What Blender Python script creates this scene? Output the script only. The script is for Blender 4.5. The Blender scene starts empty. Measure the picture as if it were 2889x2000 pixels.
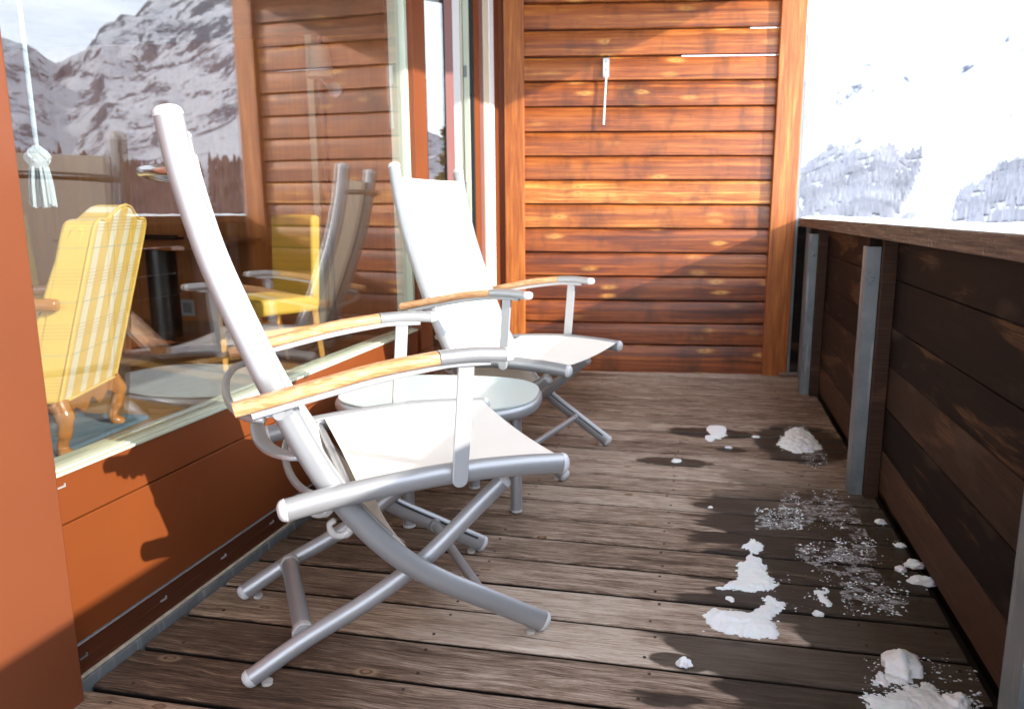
import bpy, bmesh, math, random
from math import radians, sin, cos, tan, pi, sqrt, atan2, hypot
from mathutils import Vector, Matrix, noise

# ------------------------------------------------------------------ camera, world, sun
SC = bpy.context.scene
COL = SC.collection
random.seed(7)

F_PX, CX, CY, CAMH = 2145.0, 1574.0, 1000.0, 1.0      # measured on the 2889 x 2000 photograph
YAW, PITCH, ROLL = -.19320, .1864, .0031

def mat3(rows): return Matrix(rows)
def cam_rows():
    a, b, c = YAW, PITCH, ROLL
    Rz = mat3(((cos(a), -sin(a), 0), (sin(a), cos(a), 0), (0, 0, 1)))
    M = mat3(((1, 0, 0), (0, 0, -1), (0, 1, 0)))
    Rx = mat3(((1, 0, 0), (0, cos(b), -sin(b)), (0, sin(b), cos(b))))
    Rr = mat3(((cos(c), -sin(c), 0), (sin(c), cos(c), 0), (0, 0, 1)))
    return Rr @ Rx @ M @ Rz
CR = cam_rows()
cam_d = bpy.data.cameras.new('camera'); cam = bpy.data.objects.new('camera', cam_d); COL.objects.link(cam)
cam.matrix_world = Matrix(((CR[0][0], -CR[1][0], -CR[2][0], 0), (CR[0][1], -CR[1][1], -CR[2][1], 0),
                           (CR[0][2], -CR[1][2], -CR[2][2], CAMH), (0, 0, 0, 1)))
cam_d.sensor_fit = 'HORIZONTAL'; cam_d.sensor_width = 36; cam_d.lens = F_PX / 2889 * 36
cam_d.shift_x = -(CX - 1444.5) / 2889
cam_d.clip_start = .05; cam_d.clip_end = 20000
cam_d.dof.use_dof = True; cam_d.dof.focus_distance = 1.9; cam_d.dof.aperture_fstop = 4.5
SC.camera = cam

SUN_AZ, SUN_EL = 109.3, 22.6
w = bpy.data.worlds.new('World'); SC.world = w; w.use_nodes = True
nt = w.node_tree; nt.nodes.clear()
def wn(t, **k):
    n = nt.nodes.new(t)
    for a, v in k.items(): setattr(n, a, v)
    return n
sky = wn('ShaderNodeTexSky', sky_type='NISHITA', sun_disc=False, sun_elevation=radians(SUN_EL), sun_rotation=radians(SUN_AZ))
sky.altitude = 1600
sc_ = wn('ShaderNodeVectorMath', operation='SCALE'); sc_.inputs['Scale'].default_value = .15
tc = wn('ShaderNodeTexCoord'); mp = wn('ShaderNodeMapping'); mp.inputs['Scale'].default_value = (1, 1, 2.6)
nz = wn('ShaderNodeTexNoise'); nz.inputs['Scale'].default_value = 2.2; nz.inputs['Detail'].default_value = 6; nz.inputs['Roughness'].default_value = .55
rp = wn('ShaderNodeMapRange'); rp.inputs[1].default_value = .30; rp.inputs[2].default_value = .62; rp.inputs[3].default_value = .35; rp.inputs[4].default_value = 1.0
cm = wn('ShaderNodeMix', data_type='RGBA'); cm.inputs[7].default_value = (2.50, 2.68, 3.02, 1)
bg = wn('ShaderNodeBackground'); out = wn('ShaderNodeOutputWorld')
L = nt.links.new
L(sky.outputs[0], sc_.inputs[0]); L(tc.outputs['Generated'], mp.inputs[0]); L(mp.outputs[0], nz.inputs['Vector'])
L(nz.outputs[0], rp.inputs[0]); L(rp.outputs[0], cm.inputs[0]); L(sc_.outputs[0], cm.inputs[6]); L(cm.outputs[2], bg.inputs[0]); L(bg.outputs[0], out.inputs[0])
bg.inputs[1].default_value = 1.0

sd = bpy.data.lights.new('sun', 'SUN'); sun = bpy.data.objects.new('sun', sd); COL.objects.link(sun)
sd.energy = 4.6; sd.angle = radians(.7); sd.color = (1, .93, .83)
SD = Vector((sin(radians(SUN_AZ)) * cos(radians(SUN_EL)), cos(radians(SUN_AZ)) * cos(radians(SUN_EL)), sin(radians(SUN_EL))))
sun.rotation_euler = SD.to_track_quat('Z', 'Y').to_euler(); sun.location = SD * 30
SC.view_settings.view_transform = 'Standard'; SC.view_settings.look = 'None'
SC.view_settings.exposure = 1.02; SC.view_settings.gamma = 1

# ------------------------------------------------------------------ photograph pixel -> point
def ray(px, py):
    return CR.transposed() @ Vector(((px - CX) / F_PX, (py - CY) / F_PX, 1))
def onz(px, py, z=0.0):
    d = ray(px, py); t = (z - CAMH) / d.z; return Vector((0, 0, CAMH)) + d * t
def onx(px, py, x):
    d = ray(px, py); return Vector((0, 0, CAMH)) + d * (x / d.x)
def ony(px, py, y):
    d = ray(px, py); return Vector((0, 0, CAMH)) + d * (y / d.y)

# ------------------------------------------------------------------ materials
class NT:
    def __init__(s, name):
        s.m = bpy.data.materials.new(name); s.m.use_nodes = True; s.t = s.m.node_tree; s.t.nodes.clear()
        s.out = s.t.nodes.new('ShaderNodeOutputMaterial')
    def n(s, typ, **k):
        x = s.t.nodes.new(typ)
        for a, v in k.items(): setattr(x, a, v)
        return x
    def put(s, sock, v):
        if hasattr(v, 'is_output') or isinstance(v, bpy.types.NodeSocket): s.t.links.new(v, sock)
        elif v is not None:
            if isinstance(v, (tuple, list)) and len(v) == 3 and sock.type == 'RGBA': v = (*v, 1)
            sock.default_value = v
    def coord(s, kind='Object', scale=(1, 1, 1), rot=(0, 0, 0), off=None):
        t = s.n('ShaderNodeTexCoord').outputs[kind]
        if off is not None:
            a = s.n('ShaderNodeVectorMath', operation='ADD'); s.put(a.inputs[0], t); s.put(a.inputs[1], off); t = a.outputs[0]
        mpn = s.n('ShaderNodeMapping'); mpn.inputs['Scale'].default_value = scale; mpn.inputs['Rotation'].default_value = rot
        s.put(mpn.inputs[0], t); return mpn.outputs[0]
    def map(s, v, scale):
        mpn = s.n('ShaderNodeMapping'); mpn.inputs['Scale'].default_value = scale; s.put(mpn.inputs[0], v); return mpn.outputs[0]
    def noise(s, v, scale=5, detail=4, rough=.55, dist=0, out=0):
        x = s.n('ShaderNodeTexNoise'); s.put(x.inputs['Vector'], v); x.inputs['Scale'].default_value = scale
        x.inputs['Detail'].default_value = detail; x.inputs['Roughness'].default_value = rough; x.inputs['Distortion'].default_value = dist
        return x.outputs[out]
    def vor(s, v, scale=5, feature='F1', rnd=1):
        x = s.n('ShaderNodeTexVoronoi', feature=feature); s.put(x.inputs['Vector'], v); x.inputs['Scale'].default_value = scale
        x.inputs['Randomness'].default_value = rnd; return x.outputs['Distance']
    def vor2(s, u, w_):
        x = s.n('ShaderNodeTexVoronoi', feature='F1', voronoi_dimensions='2D'); s.put(x.inputs['Vector'], s.comb(u, w_, 0.0)); x.inputs['Scale'].default_value = 1.0
        return x.outputs['Distance'], s.sep(x.outputs['Color'])[0]
    def rng(s, v, a, b, c=0, d=1, smooth=False):
        x = s.n('ShaderNodeMapRange'); x.interpolation_type = 'SMOOTHSTEP' if smooth else 'LINEAR'
        s.put(x.inputs[0], v)
        for i, q in enumerate((a, b, c, d)): s.put(x.inputs[i + 1], q)
        return x.outputs[0]
    def math(s, op, a, b=None, c=None, clamp=False):
        x = s.n('ShaderNodeMath', operation=op, use_clamp=clamp); s.put(x.inputs[0], a)
        if b is not None: s.put(x.inputs[1], b)
        if c is not None: s.put(x.inputs[2], c)
        return x.outputs[0]
    def mix(s, f, a, b, mode='MIX'):
        x = s.n('ShaderNodeMix', data_type='RGBA', blend_type=mode); s.put(x.inputs[0], f); s.put(x.inputs[6], a); s.put(x.inputs[7], b); return x.outputs[2]
    def ramp(s, v, stops):
        x = s.n('ShaderNodeValToRGB'); e = x.color_ramp.elements
        while len(e) < len(stops): e.new(.5)
        for i, (p, c) in enumerate(stops): e[i].position = p; e[i].color = (*c, 1)
        s.put(x.inputs[0], v); return x.outputs[0]
    def attr(s, name):
        x = s.n('ShaderNodeAttribute', attribute_name=name); return x.outputs['Fac']
    def sep(s, v):
        x = s.n('ShaderNodeSeparateXYZ'); s.put(x.inputs[0], v); return x.outputs
    def comb(s, a, b, c):
        x = s.n('ShaderNodeCombineXYZ')
        for i, q in enumerate((a, b, c)): s.put(x.inputs[i], q)
        return x.outputs[0]
    def bump(s, h, strength=.3, dist=.002, nrm=None):
        x = s.n('ShaderNodeBump'); x.inputs['Strength'].default_value = strength; x.inputs['Distance'].default_value = dist
        s.put(x.inputs['Height'], h)
        if nrm is not None: s.put(x.inputs['Normal'], nrm)
        return x.outputs[0]
    def bsdf(s, col, rough=.5, metal=0, nrm=None, **k):
        b = s.n('ShaderNodeBsdfPrincipled'); s.put(b.inputs['Base Color'], col); s.put(b.inputs['Roughness'], rough); s.put(b.inputs['Metallic'], metal)
        if nrm is not None: s.put(b.inputs['Normal'], nrm)
        for a, v in k.items(): s.put(b.inputs[a.replace('_', ' ')], v)
        return b.outputs[0]
    def end(s, sh): s.t.links.new(sh, s.out.inputs[0]); return s.m

def simple(name, col, rough=.5, metal=0, var=.12, scale=6, bump=.0, bscale=200, **k):
    q = NT(name); v = q.coord()
    n1 = q.noise(v, scale, 5, .6)
    c = q.mix(q.rng(n1, .3, .7), tuple(x * (1 - var) for x in col), tuple(min(1, x * (1 + var)) for x in col))
    r = q.math('ADD', rough - .06, q.math('MULTIPLY', q.noise(v, scale * 5, 3), .12))
    nr = q.bump(q.noise(v, bscale, 2), bump, .0006) if bump else None
    return q.end(q.bsdf(c, r, metal, nr, **k))

M = {}
M['alu'] = simple('silver_paint', (.35, .36, .375), .38, .5, .03, 4, .10, 900)
M['alu_flat'] = simple('silver_flat', (.40, .41, .425), .42, .35, .03, 6)
M['cap'] = simple('pale_plastic_cap', (.55, .56, .57), .38, 0, .04, 10)
M['chrome'] = simple('bright_steel', (.62, .62, .62), .16, 1, .05, 10)
M['clear'] = simple('milky_plastic', (.62, .60, .57), .25, 0, .05, 10, Transmission_Weight=.35)
M['track'] = simple('dark_track', (.03, .03, .035), .5)
M['black'] = simple('black_lacquer', (.012, .010, .010), .35, 0, .3, 8)
M['galv'] = None
def mk_galv():
    q = NT('galvanised_steel'); v = q.coord()
    a = q.vor(v, 55); b = q.noise(v, 9, 5, .6)
    c = q.mix(q.rng(b, .35, .7), (.13, .155, .17), (.25, .28, .29))
    c = q.mix(q.rng(a, .0, .7, 0, .6), c, (.20, .22, .235))
    drip = q.noise(q.map(v, (14, 14, 1.2)), 3, 4, .6)
    c = q.mix(q.rng(drip, .55, .75), c, (.42, .44, .43))
    return q.end(q.bsdf(c, q.rng(b, .3, .7, .38, .6), .35, q.bump(a, .1, .001)))
M['galv'] = mk_galv()

def mk_glass(name, tint, f0):
    q = NT(name)
    g = q.n('ShaderNodeNewGeometry')
    d = q.n('ShaderNodeVectorMath', operation='DOT_PRODUCT'); q.put(d.inputs[0], g.outputs['Incoming']); q.put(d.inputs[1], g.outputs['Normal'])
    c = q.math('ABSOLUTE', d.outputs['Value'])
    p = q.math('POWER', q.math('SUBTRACT', 1.0, c), 5.0)
    f = q.math('ADD', f0, q.math('MULTIPLY', p, 1 - f0), clamp=True)
    t = q.n('ShaderNodeBsdfTransparent'); q.put(t.inputs[0], tint)
    r = q.n('ShaderNodeBsdfGlossy'); r.inputs['Roughness'].default_value = 0.0; q.put(r.inputs[0], (1, 1, 1))
    m = q.n('ShaderNodeMixShader'); q.put(m.inputs[0], f); q.put(m.inputs[1], t.outputs[0]); q.put(m.inputs[2], r.outputs[0])
    return q.end(m.outputs[0])
M['glass'] = mk_glass('window_glass', (.95, .965, .95), .15)
def mk_frost():
    q = NT('frosted_glass'); v = q.coord()
    n = q.noise(v, 260, 3, .6)
    return q.end(q.bsdf((.62, .72, .70), .35, 0, q.bump(n, .5, .001), Transmission_Weight=.25, IOR=1.45))
M['frost'] = mk_frost()

def mk_cladding():
    q = NT('varnished_cladding'); off = q.attr('off'); tone = q.attr('tone')
    o = q.comb(q.math('MULTIPLY', off, 31.0), q.math('MULTIPLY', off, 7.0), q.math('MULTIPLY', off, 3.7))
    v = q.coord('Object', (1, 1, 1), off=o)
    wob = q.noise(q.map(v, (1.6, 1, 5)), 2.2, 3, .5, out=1)
    wv = q.n('ShaderNodeVectorMath', operation='MULTIPLY_ADD'); q.put(wv.inputs[0], wob); wv.inputs[1].default_value = (.0, .0, .022); q.put(wv.inputs[2], v)
    vv = wv.outputs[0]
    fine = q.noise(q.map(vv, (2.2, 2, 95)), 3.0, 6, .65)
    ring = q.noise(q.map(vv, (.42, 1, 24)), 2.4, 6, .62, .12)
    big = q.noise(q.map(v, (.8, 1, 4.5)), 1.7, 4, .55)
    k = q.math('ADD', q.math('MULTIPLY', q.math('SUBTRACT', ring, .10), .80), q.math('MULTIPLY', q.math('SUBTRACT', fine, .12), .45))
    k = q.math('ADD', k, q.math('MULTIPLY', q.math('SUBTRACT', big, .5), .42))
    k = q.math('ADD', k, q.math('SUBTRACT', tone, .48))
    c = q.ramp(k, [(.20, (.040, .009, .003)), (.38, (.13, .025, .004)), (.53, (.29, .072, .010)), (.65, (.40, .120, .018)), (.77, (.66, .29, .060)), (.9, (.80, .46, .13))])
    VX = q.sep(vv); kn, kr = q.vor2(q.math('MULTIPLY', VX[0], 3.0), q.math('MULTIPLY', VX[2], 11.0))
    pres = q.rng(kr, .64, .95, 0, 1)
    fl = q.math('MULTIPLY', q.noise(q.map(vv, (3, 1, 60)), 2.5, 4, .6), .22)
    knm = q.math('MULTIPLY', q.rng(q.math('ADD', kn, fl), .34, .11, 0, 1, True), pres)
    c = q.mix(knm, c, (.70, .34, .075))
    core = q.math('MULTIPLY', q.rng(kn, .055, .03, 0, .7, True), pres)
    c = q.mix(core, c, (.16, .045, .012))
    grime = q.noise(q.map(v, (4, 1, 2.2)), 1.5, 5, .6)
    c = q.mix(q.rng(grime, .50, .72, 0, .8), c, (.060, .016, .006))
    nr = q.bump(q.math('ADD', fine, q.math('MULTIPLY', ring, .6)), .35, .0025)
    return q.end(q.bsdf(c, q.rng(fine, .3, .7, .34, .50), 0, nr, Coat_Weight=.15, Coat_Roughness=.35))
M['clad'] = mk_cladding()

def wood(name, stops, scl=(2, 30, 30), rough=.5, bump=.3, coat=0, ringw=.6, axis_noise=3.0):
    q = NT(name); v = q.coord('Object', scl)
    a = q.noise(v, axis_noise, 6, .62, .3); b = q.noise(q.coord('Object', tuple(x * .3 for x in scl)), 2.0, 3, .5)
    k = q.math('ADD', q.math('MULTIPLY', a, ringw), q.math('MULTIPLY', b, 1 - ringw))
    return q.end(q.bsdf(q.ramp(k, stops), rough, 0, q.bump(a, bump, .001), Coat_Weight=coat, Coat_Roughness=.15))
OR = [(.25, (.12, .026, .005)), (.45, (.30, .080, .014)), (.58, (.45, .15, .028)), (.75, (.68, .31, .075))]
M['post'] = wood('cladding_post_wood', OR, (26, 26, 1.5), .45, .3)
M['teak'] = wood('teak_arm', [(.34, (.36, .14, .045)), (.48, (.52, .26, .11)), (.62, (.66, .43, .24))], (9, 60, 90), .42, .15, ringw=.75)
M['table_wood'] = wood('stained_tabletop', [(.3, (.13, .035, .008)), (.55, (.30, .095, .02)), (.8, (.42, .16, .04))], (3, 30, 30), .3, .05, .4)
M['pale_wood'] = wood('pale_beech', [(.3, (.40, .20, .045)), (.7, (.62, .36, .09))], (20, 20, 2), .4, .05, .2)
M['cherry'] = wood('honey_wood', [(.3, (.27, .095, .013)), (.7, (.46, .19, .032))], (12, 12, 3), .25, .03, .5)
M['panel_wood'] = wood('room_panelling', [(.3, (.26, .085, .02)), (.55, (.40, .15, .035)), (.8, (.52, .22, .06))], (14, 14, .8), .5, .05)
M['floor_wood'] = wood('parquet', [(.3, (.22, .11, .035)), (.6, (.40, .23, .08)), (.8, (.50, .30, .12))], (4, 1.2, 4), .35, .05, .2)

def mk_deck():
    q = NT('weathered_deck'); off = q.attr('off'); tone = q.attr('tone')
    base = q.n('ShaderNodeTexCoord').outputs['Object']; X = q.sep(base)
    o = q.comb(q.math('MULTIPLY', off, 23.0), q.math('MULTIPLY', off, 3.0), 0.0)
    v = q.coord('Object', (1, 1, 1), off=o)
    wob = q.noise(q.map(v, (3, 9, 1)), 1.6, 3, .5, out=1)
    wv = q.n('ShaderNodeVectorMath', operation='MULTIPLY_ADD'); q.put(wv.inputs[0], wob); wv.inputs[1].default_value = (0, .035, 0); q.put(wv.inputs[2], v)
    vv = wv.outputs[0]
    fine = q.noise(q.map(vv, (4.5, 150, 1)), 2.2, 8, .78)
    mid = q.noise(q.map(vv, (1.6, 34, 1)), 2.0, 7, .68, .4)
    big = q.noise(q.map(v, (1.2, 2.5, 1)), 1.5, 4, .6)
    worn = q.noise(q.map(v, (5, 20, 1)), 1.6, 6, .7)
    k = q.math('ADD', q.math('MULTIPLY', q.math('SUBTRACT', mid, .10), .62), q.math('MULTIPLY', q.math('SUBTRACT', fine, .325), 1.45))
    k = q.math('ADD', k, q.math('MULTIPLY', q.math('SUBTRACT', big, .5), .35))
    k = q.math('ADD', k, q.math('SUBTRACT', tone, .483))
    dry = q.ramp(k, [(.20, (.030, .020, .015)), (.34, (.15, .098, .067)), (.48, (.34, .25, .19)), (.62, (.50, .41, .335)), (.85, (.66, .585, .50))])
    brown = q.ramp(k, [(.22, (.016, .009, .005)), (.40, (.062, .034, .019)), (.54, (.135, .078, .046)), (.66, (.30, .195, .125)), (.84, (.56, .42, .30))])
    xw = q.math('ADD', X[0], q.math('MULTIPLY', q.math('SUBTRACT', q.noise(q.map(v, (1.2, 6, 1)), 1.5, 4, .6), .5), 1.1))
    varn = q.rng(xw, -.30, -.85, 0, 1, True)     # the boards keep more of their old brown stain near the house
    dry = q.mix(q.math('MAXIMUM', q.rng(worn, .46, .66, 0, .7), q.math('MULTIPLY', varn, .92)), dry, brown)
    VX = q.sep(vv); kn, kr = q.vor2(q.math('MULTIPLY', VX[0], 4.2), q.math('MULTIPLY', VX[1], 9.0)); pres = q.rng(kr, .74, .98)
    kd = q.math('ADD', kn, q.math('MULTIPLY', q.math('SUBTRACT', fine, .5), .05))
    dry = q.mix(q.math('MULTIPLY', q.rng(kd, .15, .08, 0, .5, True), pres), dry, (.40, .27, .17))
    dry = q.mix(q.math('MULTIPLY', q.rng(kd, .075, .055, 0, .9), pres), dry, (.065, .035, .02)); dry = q.mix(q.math('MULTIPLY', q.rng(kd, .048, .030, 0, .8), pres), dry, (.27, .16, .09))
    # damp boards along the balustrade
    wx = q.math('ADD', X[0], q.math('MULTIPLY', q.math('SUBTRACT', q.noise(q.map(v, (1.5, 5.5, 1)), 1.6, 3, .5), .5), .95))
    wx = q.math('ADD', wx, q.math('MULTIPLY', q.math('SUBTRACT', off, .5), .34))
    wet = q.rng(wx, .06, .11, 0, 1, True)
    yfall = q.rng(q.math('ADD', X[1], q.math('MULTIPLY', q.noise(v, 1.5, 2), .8)), 2.95, 3.35, 1, 0, True)
    wet = q.math('MULTIPLY', wet, yfall)
    def blob(cx, cy, rx, ry):
        dx = q.math('DIVIDE', q.math('SUBTRACT', X[0], cx), rx); dy = q.math('DIVIDE', q.math('SUBTRACT', X[1], cy), ry)
        d = q.math('ADD', q.math('MULTIPLY', dx, dx), q.math('MULTIPLY', dy, dy))
        d = q.math('ADD', d, q.math('MULTIPLY', q.math('SUBTRACT', q.noise(v, 14, 3), .5), 1.4))
        return q.rng(d, 1.15, .8, 0, 1, True)
    for b in BLOBS: wet = q.math('MAXIMUM', wet, blob(*b))
    moss = q.noise(q.map(v, (10, 60, 1)), 1.3, 6, .75)
    wetc = q.mix(.90, dry, q.ramp(k, [(.25, (.005, .0035, .0025)), (.5, (.018, .012, .008)), (.8, (.060, .042, .030))]))
    mm = q.math('MULTIPLY', q.rng(X[0], .15, .5), q.rng(moss, .50, .62))
    wetc = q.mix(q.math('MULTIPLY', mm, .8), wetc, (.050, .042, .014))
    c = q.mix(wet, dry, wetc)
    c = q.mix(q.rng(X[2], -.0055, -.0085), c, (.006, .005, .004))     # gap shade, with dirt, painted near-black on the board sides
    r = q.math('SUBTRACT', q.rng(fine, .3, .7, .62, .80), q.math('MULTIPLY', wet, .30))
    crk = q.rng(q.noise(q.map(vv, (1.3, 60, 1)), 1.7, 3, .5), .315, .275, 0, 1, True)
    c = q.mix(q.math('MULTIPLY', crk, .9), c, (.015, .010, .008))
    h = q.math('SUBTRACT', q.math('ADD', fine, q.math('MULTIPLY', mid, .8)), crk)
    return q.end(q.bsdf(c, r, 0, q.bump(h, .7, .005), Specular_IOR_Level=.28))
BLOBS = [(-.10, 3.00, .16, .05), (.04, 3.44, .20, .085), (.43, 3.36, .20, .30), (-.075, 3.42, .07, .03), (.13, 3.20, .07, .03), (.12, 2.55, .15, .045), (-.02, 1.59, .08, .03)]
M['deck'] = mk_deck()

def mk_dark():
    q = NT('dark_stained_board'); off = q.attr('off'); v = q.coord('Object', off=q.comb(0.0, q.math('MULTIPLY', off, 17.0), q.math('MULTIPLY', off, 5.0)))
    fine = q.noise(q.map(v, (1, 3, 110)), 2.2, 6, .65); mid = q.noise(q.map(v, (1, 1.3, 14)), 1.8, 5, .6)
    c = q.ramp(q.math('ADD', q.math('MULTIPLY', fine, .5), q.math('MULTIPLY', mid, .5)), [(.3, (.004, .0024, .002)), (.55, (.0115, .0062, .005)), (.8, (.034, .018, .013))])
    wr = q.noise(q.map(v, (1, .9, 5.5)), 1.5, 4, .55, .6)
    wornm = q.math('MULTIPLY', q.rng(wr, .555, .65, 0, .85, True), q.rng(fine, .36, .56))
    c = q.mix(wornm, c, (.12, .058, .030))
    wr2 = q.noise(q.map(v, (1, 2.2, 7)), 1.1, 3, .5)
    c = q.mix(q.rng(wr2, .60, .72, 0, .45), c, (.10, .070, .052))
    tn = q.math('MULTIPLY', q.rng(q.attr('tone'), .5, 1.0), q.rng(fine, .30, .62, .45, 1))
    c = q.mix(tn, c, (.13, .072, .047))
    return q.end(q.bsdf(c, .6, 0, q.bump(fine, .4, .003), Specular_IOR_Level=.12))
M['dark'] = mk_dark()
def mk_rail():
    q = NT('weathered_handrail'); v = q.coord()
    g = q.n('ShaderNodeNewGeometry').outputs['Normal']; N = q.sep(g)
    fine = q.noise(q.map(v, (90, 3, 90)), 1.8, 7, .65)
    side = q.ramp(fine, [(.3, (.055, .030, .020)), (.55, (.17, .105, .076)), (.8, (.33, .23, .17))])
    top = q.ramp(fine, [(.3, (.20, .20, .17)), (.6, (.42, .42, .37)), (.8, (.66, .67, .62))])
    c = q.mix(q.rng(N[2], .3, .8), side, top)
    lich = q.noise(v, 60, 4, .7)
    c = q.mix(q.rng(lich, .58, .68, 0, .5), c, (.36, .38, .26))
    return q.end(q.bsdf(c, .8, 0, q.bump(fine, .6, .004)))
M['rail'] = mk_rail()

def mk_panel(name, col, dark):
    q = NT(name); v = q.coord()
    a = q.noise(v, 2.2, 4, .5); b = q.noise(q.map(v, (1, 1, .35)), 14, 5, .7)
    c = q.mix(q.rng(a, .3, .7), col, dark)
    c = q.mix(q.rng(b, .62, .78, 0, .22), c, tuple(min(1, x * 1.5 + .02) for x in col))
    sp = q.vor(v, 130); c = q.mix(q.rng(sp, .035, .01, 0, .5), c, (.5, .42, .36))
    return q.end(q.bsdf(c, .45, 0, q.bump(q.noise(v, 500, 2), .08, .0005), Specular_IOR_Level=.35))
M['orange'] = mk_panel('orange_paint', (.185, .046, .010), (.158, .038, .0085))
M['kick'] = mk_panel('brown_plinth', (.085, .024, .009), (.065, .018, .007))
M['mauve'] = mk_panel('mauve_brown_frame', (.20, .085, .075), (.17, .07, .062))
M['column'] = mk_panel('terracotta_column', (.168, .048, .0185), (.142, .040, .015))
M['mint'] = simple('pale_green_frame', (.50, .55, .44), .4, .1, .06, 5)
M['cream'] = simple('cream_frame', (.62, .58, .42), .4, 0, .05, 5)
M['white'] = simple('white_frame', (.80, .80, .80), .4, 0, .03, 5)
M['gasket'] = simple('black_gasket', (.008, .008, .009), .6)
M['mortar'] = simple('cream_sealant', (.50, .42, .32), .8, 0, .25, 30, .3, 90)
M['soffit'] = simple('pale_soffit', (.55, .52, .47), .7)
M['roomwall'] = simple('room_plaster', (.62, .52, .42), .8)
M['yellow'] = None

def mk_weave(name, col, trans, rough=.75):
    q = NT(name); v = q.coord()
    x = q.n('ShaderNodeTexWave', wave_type='BANDS', bands_direction='X'); q.put(x.inputs[0], v); x.inputs['Scale'].default_value = 160
    y = q.n('ShaderNodeTexWave', wave_type='BANDS', bands_direction='Y'); q.put(y.inputs[0], v); y.inputs['Scale'].default_value = 160
    h = q.math('MULTIPLY', x.outputs['Fac'], y.outputs['Fac'])
    c = q.mix(q.rng(q.noise(v, 3, 4), .3, .7), tuple(a * .96 for a in col), col)
    p = q.bsdf(c, rough, 0, q.bump(h, .12, .0005))
    t = q.n('ShaderNodeBsdfTranslucent'); q.put(t.inputs[0], col)
    m = q.n('ShaderNodeMixShader'); m.inputs[0].default_value = trans; q.put(m.inputs[1], p); q.put(m.inputs[2], t.outputs[0])
    return q.end(m.outputs[0])
M['sling'] = mk_weave('white_mesh_sling', (.94, .905, .845), .25)
def mk_plaid():
    q = NT('yellow_striped_upholstery'); v = q.n('ShaderNodeTexCoord').outputs['Object']; X = q.sep(v)
    # stripes across the back, thin lines all round
    s = q.math('FRACT', q.math('ADD', q.math('MULTIPLY', X[1], 1 / .13), .12))
    st = q.rng(q.math('ABSOLUTE', q.math('SUBTRACT', s, .5)), .20, .22)
    nx = q.sep(q.n('ShaderNodeNewGeometry').outputs['Normal'])
    c = q.mix(st, (.76, .71, .54), (.72, .49, .10))
    hl = q.math('FRACT', q.math('MULTIPLY', X[2], 1 / .0135)); band = q.math('FRACT', q.math('MULTIPLY', X[2], 1 / .21))
    hm = q.math('MULTIPLY', q.rng(q.math('ABSOLUTE', q.math('SUBTRACT', hl, .5)), .36, .42), q.rng(q.math('ABSOLUTE', q.math('SUBTRACT', band, .5)), .20, .14))
    c = q.mix(q.math('MULTIPLY', hm, .75), c, (.50, .30, .09))
    b2 = q.math('FRACT', q.math('MULTIPLY', X[2], 1 / .21)); gl = q.rng(q.math('ABSOLUTE', q.math('SUBTRACT', b2, .06)), .010, .004)
    c = q.mix(q.math('MULTIPLY', gl, .9), c, (.30, .36, .26))
    edge = q.rng(q.math('ABSOLUTE', q.math('SUBTRACT', q.math('ABSOLUTE', q.math('SUBTRACT', s, .5)), .21)), .016, .008)
    c = q.mix(q.math('MULTIPLY', edge, .35), c, (.50, .36, .16))
    return q.end(q.bsdf(c, .8, 0, q.bump(q.noise(v, 700, 2), .2, .0006)))
M['plaid'] = mk_plaid()
M['yellow'] = simple('yellow_upholstery', (.50, .34, .045), .7, 0, .06, 8, .2, 700)
M['olive'] = simple('dull_yellow_upholstery', (.40, .33, .10), .7, 0, .06, 8)
M['rug'] = simple('blue_grey_rug', (.10, .17, .22), .95, 0, .2, 60, .5, 300)
M['rug_edge'] = simple('blue_rug_binding', (.07, .13, .18), .9, 0, .1, 60)
M['cord'] = simple('pale_blue_cord', (.45, .53, .60), .7, 0, .1, 40, .3, 600)
M['shade'] = simple('lamp_shade_cloth', (.62, .60, .50), .8)

def mk_snow():
    q = NT('old_snow'); v = q.coord()
    n1 = q.noise(v, 60, 6, .7); n2 = q.noise(v, 300, 3, .6)
    c = q.mix(q.rng(n1, .3, .7), (.86, .93, 1.0), (.93, .97, 1.0))
    return q.end(q.bsdf(c, .55, 0, q.bump(q.math('ADD', n1, q.math('MULTIPLY', n2, .5)), .7, .006), Subsurface_Weight=.3, Subsurface_Scale=.01))
M['snow'] = mk_snow()
def mk_slush():
    q = NT('thin_slush'); v = q.coord()
    n1 = q.noise(v, 45, 6, .75)
    b = q.bsdf((.62, .64, .68), .35, 0, q.bump(n1, .6, .003))
    t = q.n('ShaderNodeBsdfTransparent'); m = q.n('ShaderNodeMixShader')
    q.put(m.inputs[0], q.rng(q.noise(v, 34, 9, .85), .40, .62, 0, .9)); q.put(m.inputs[1], t.outputs[0]); q.put(m.inputs[2], b)
    return q.end(m.outputs[0])
M['slush'] = mk_slush()

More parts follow.
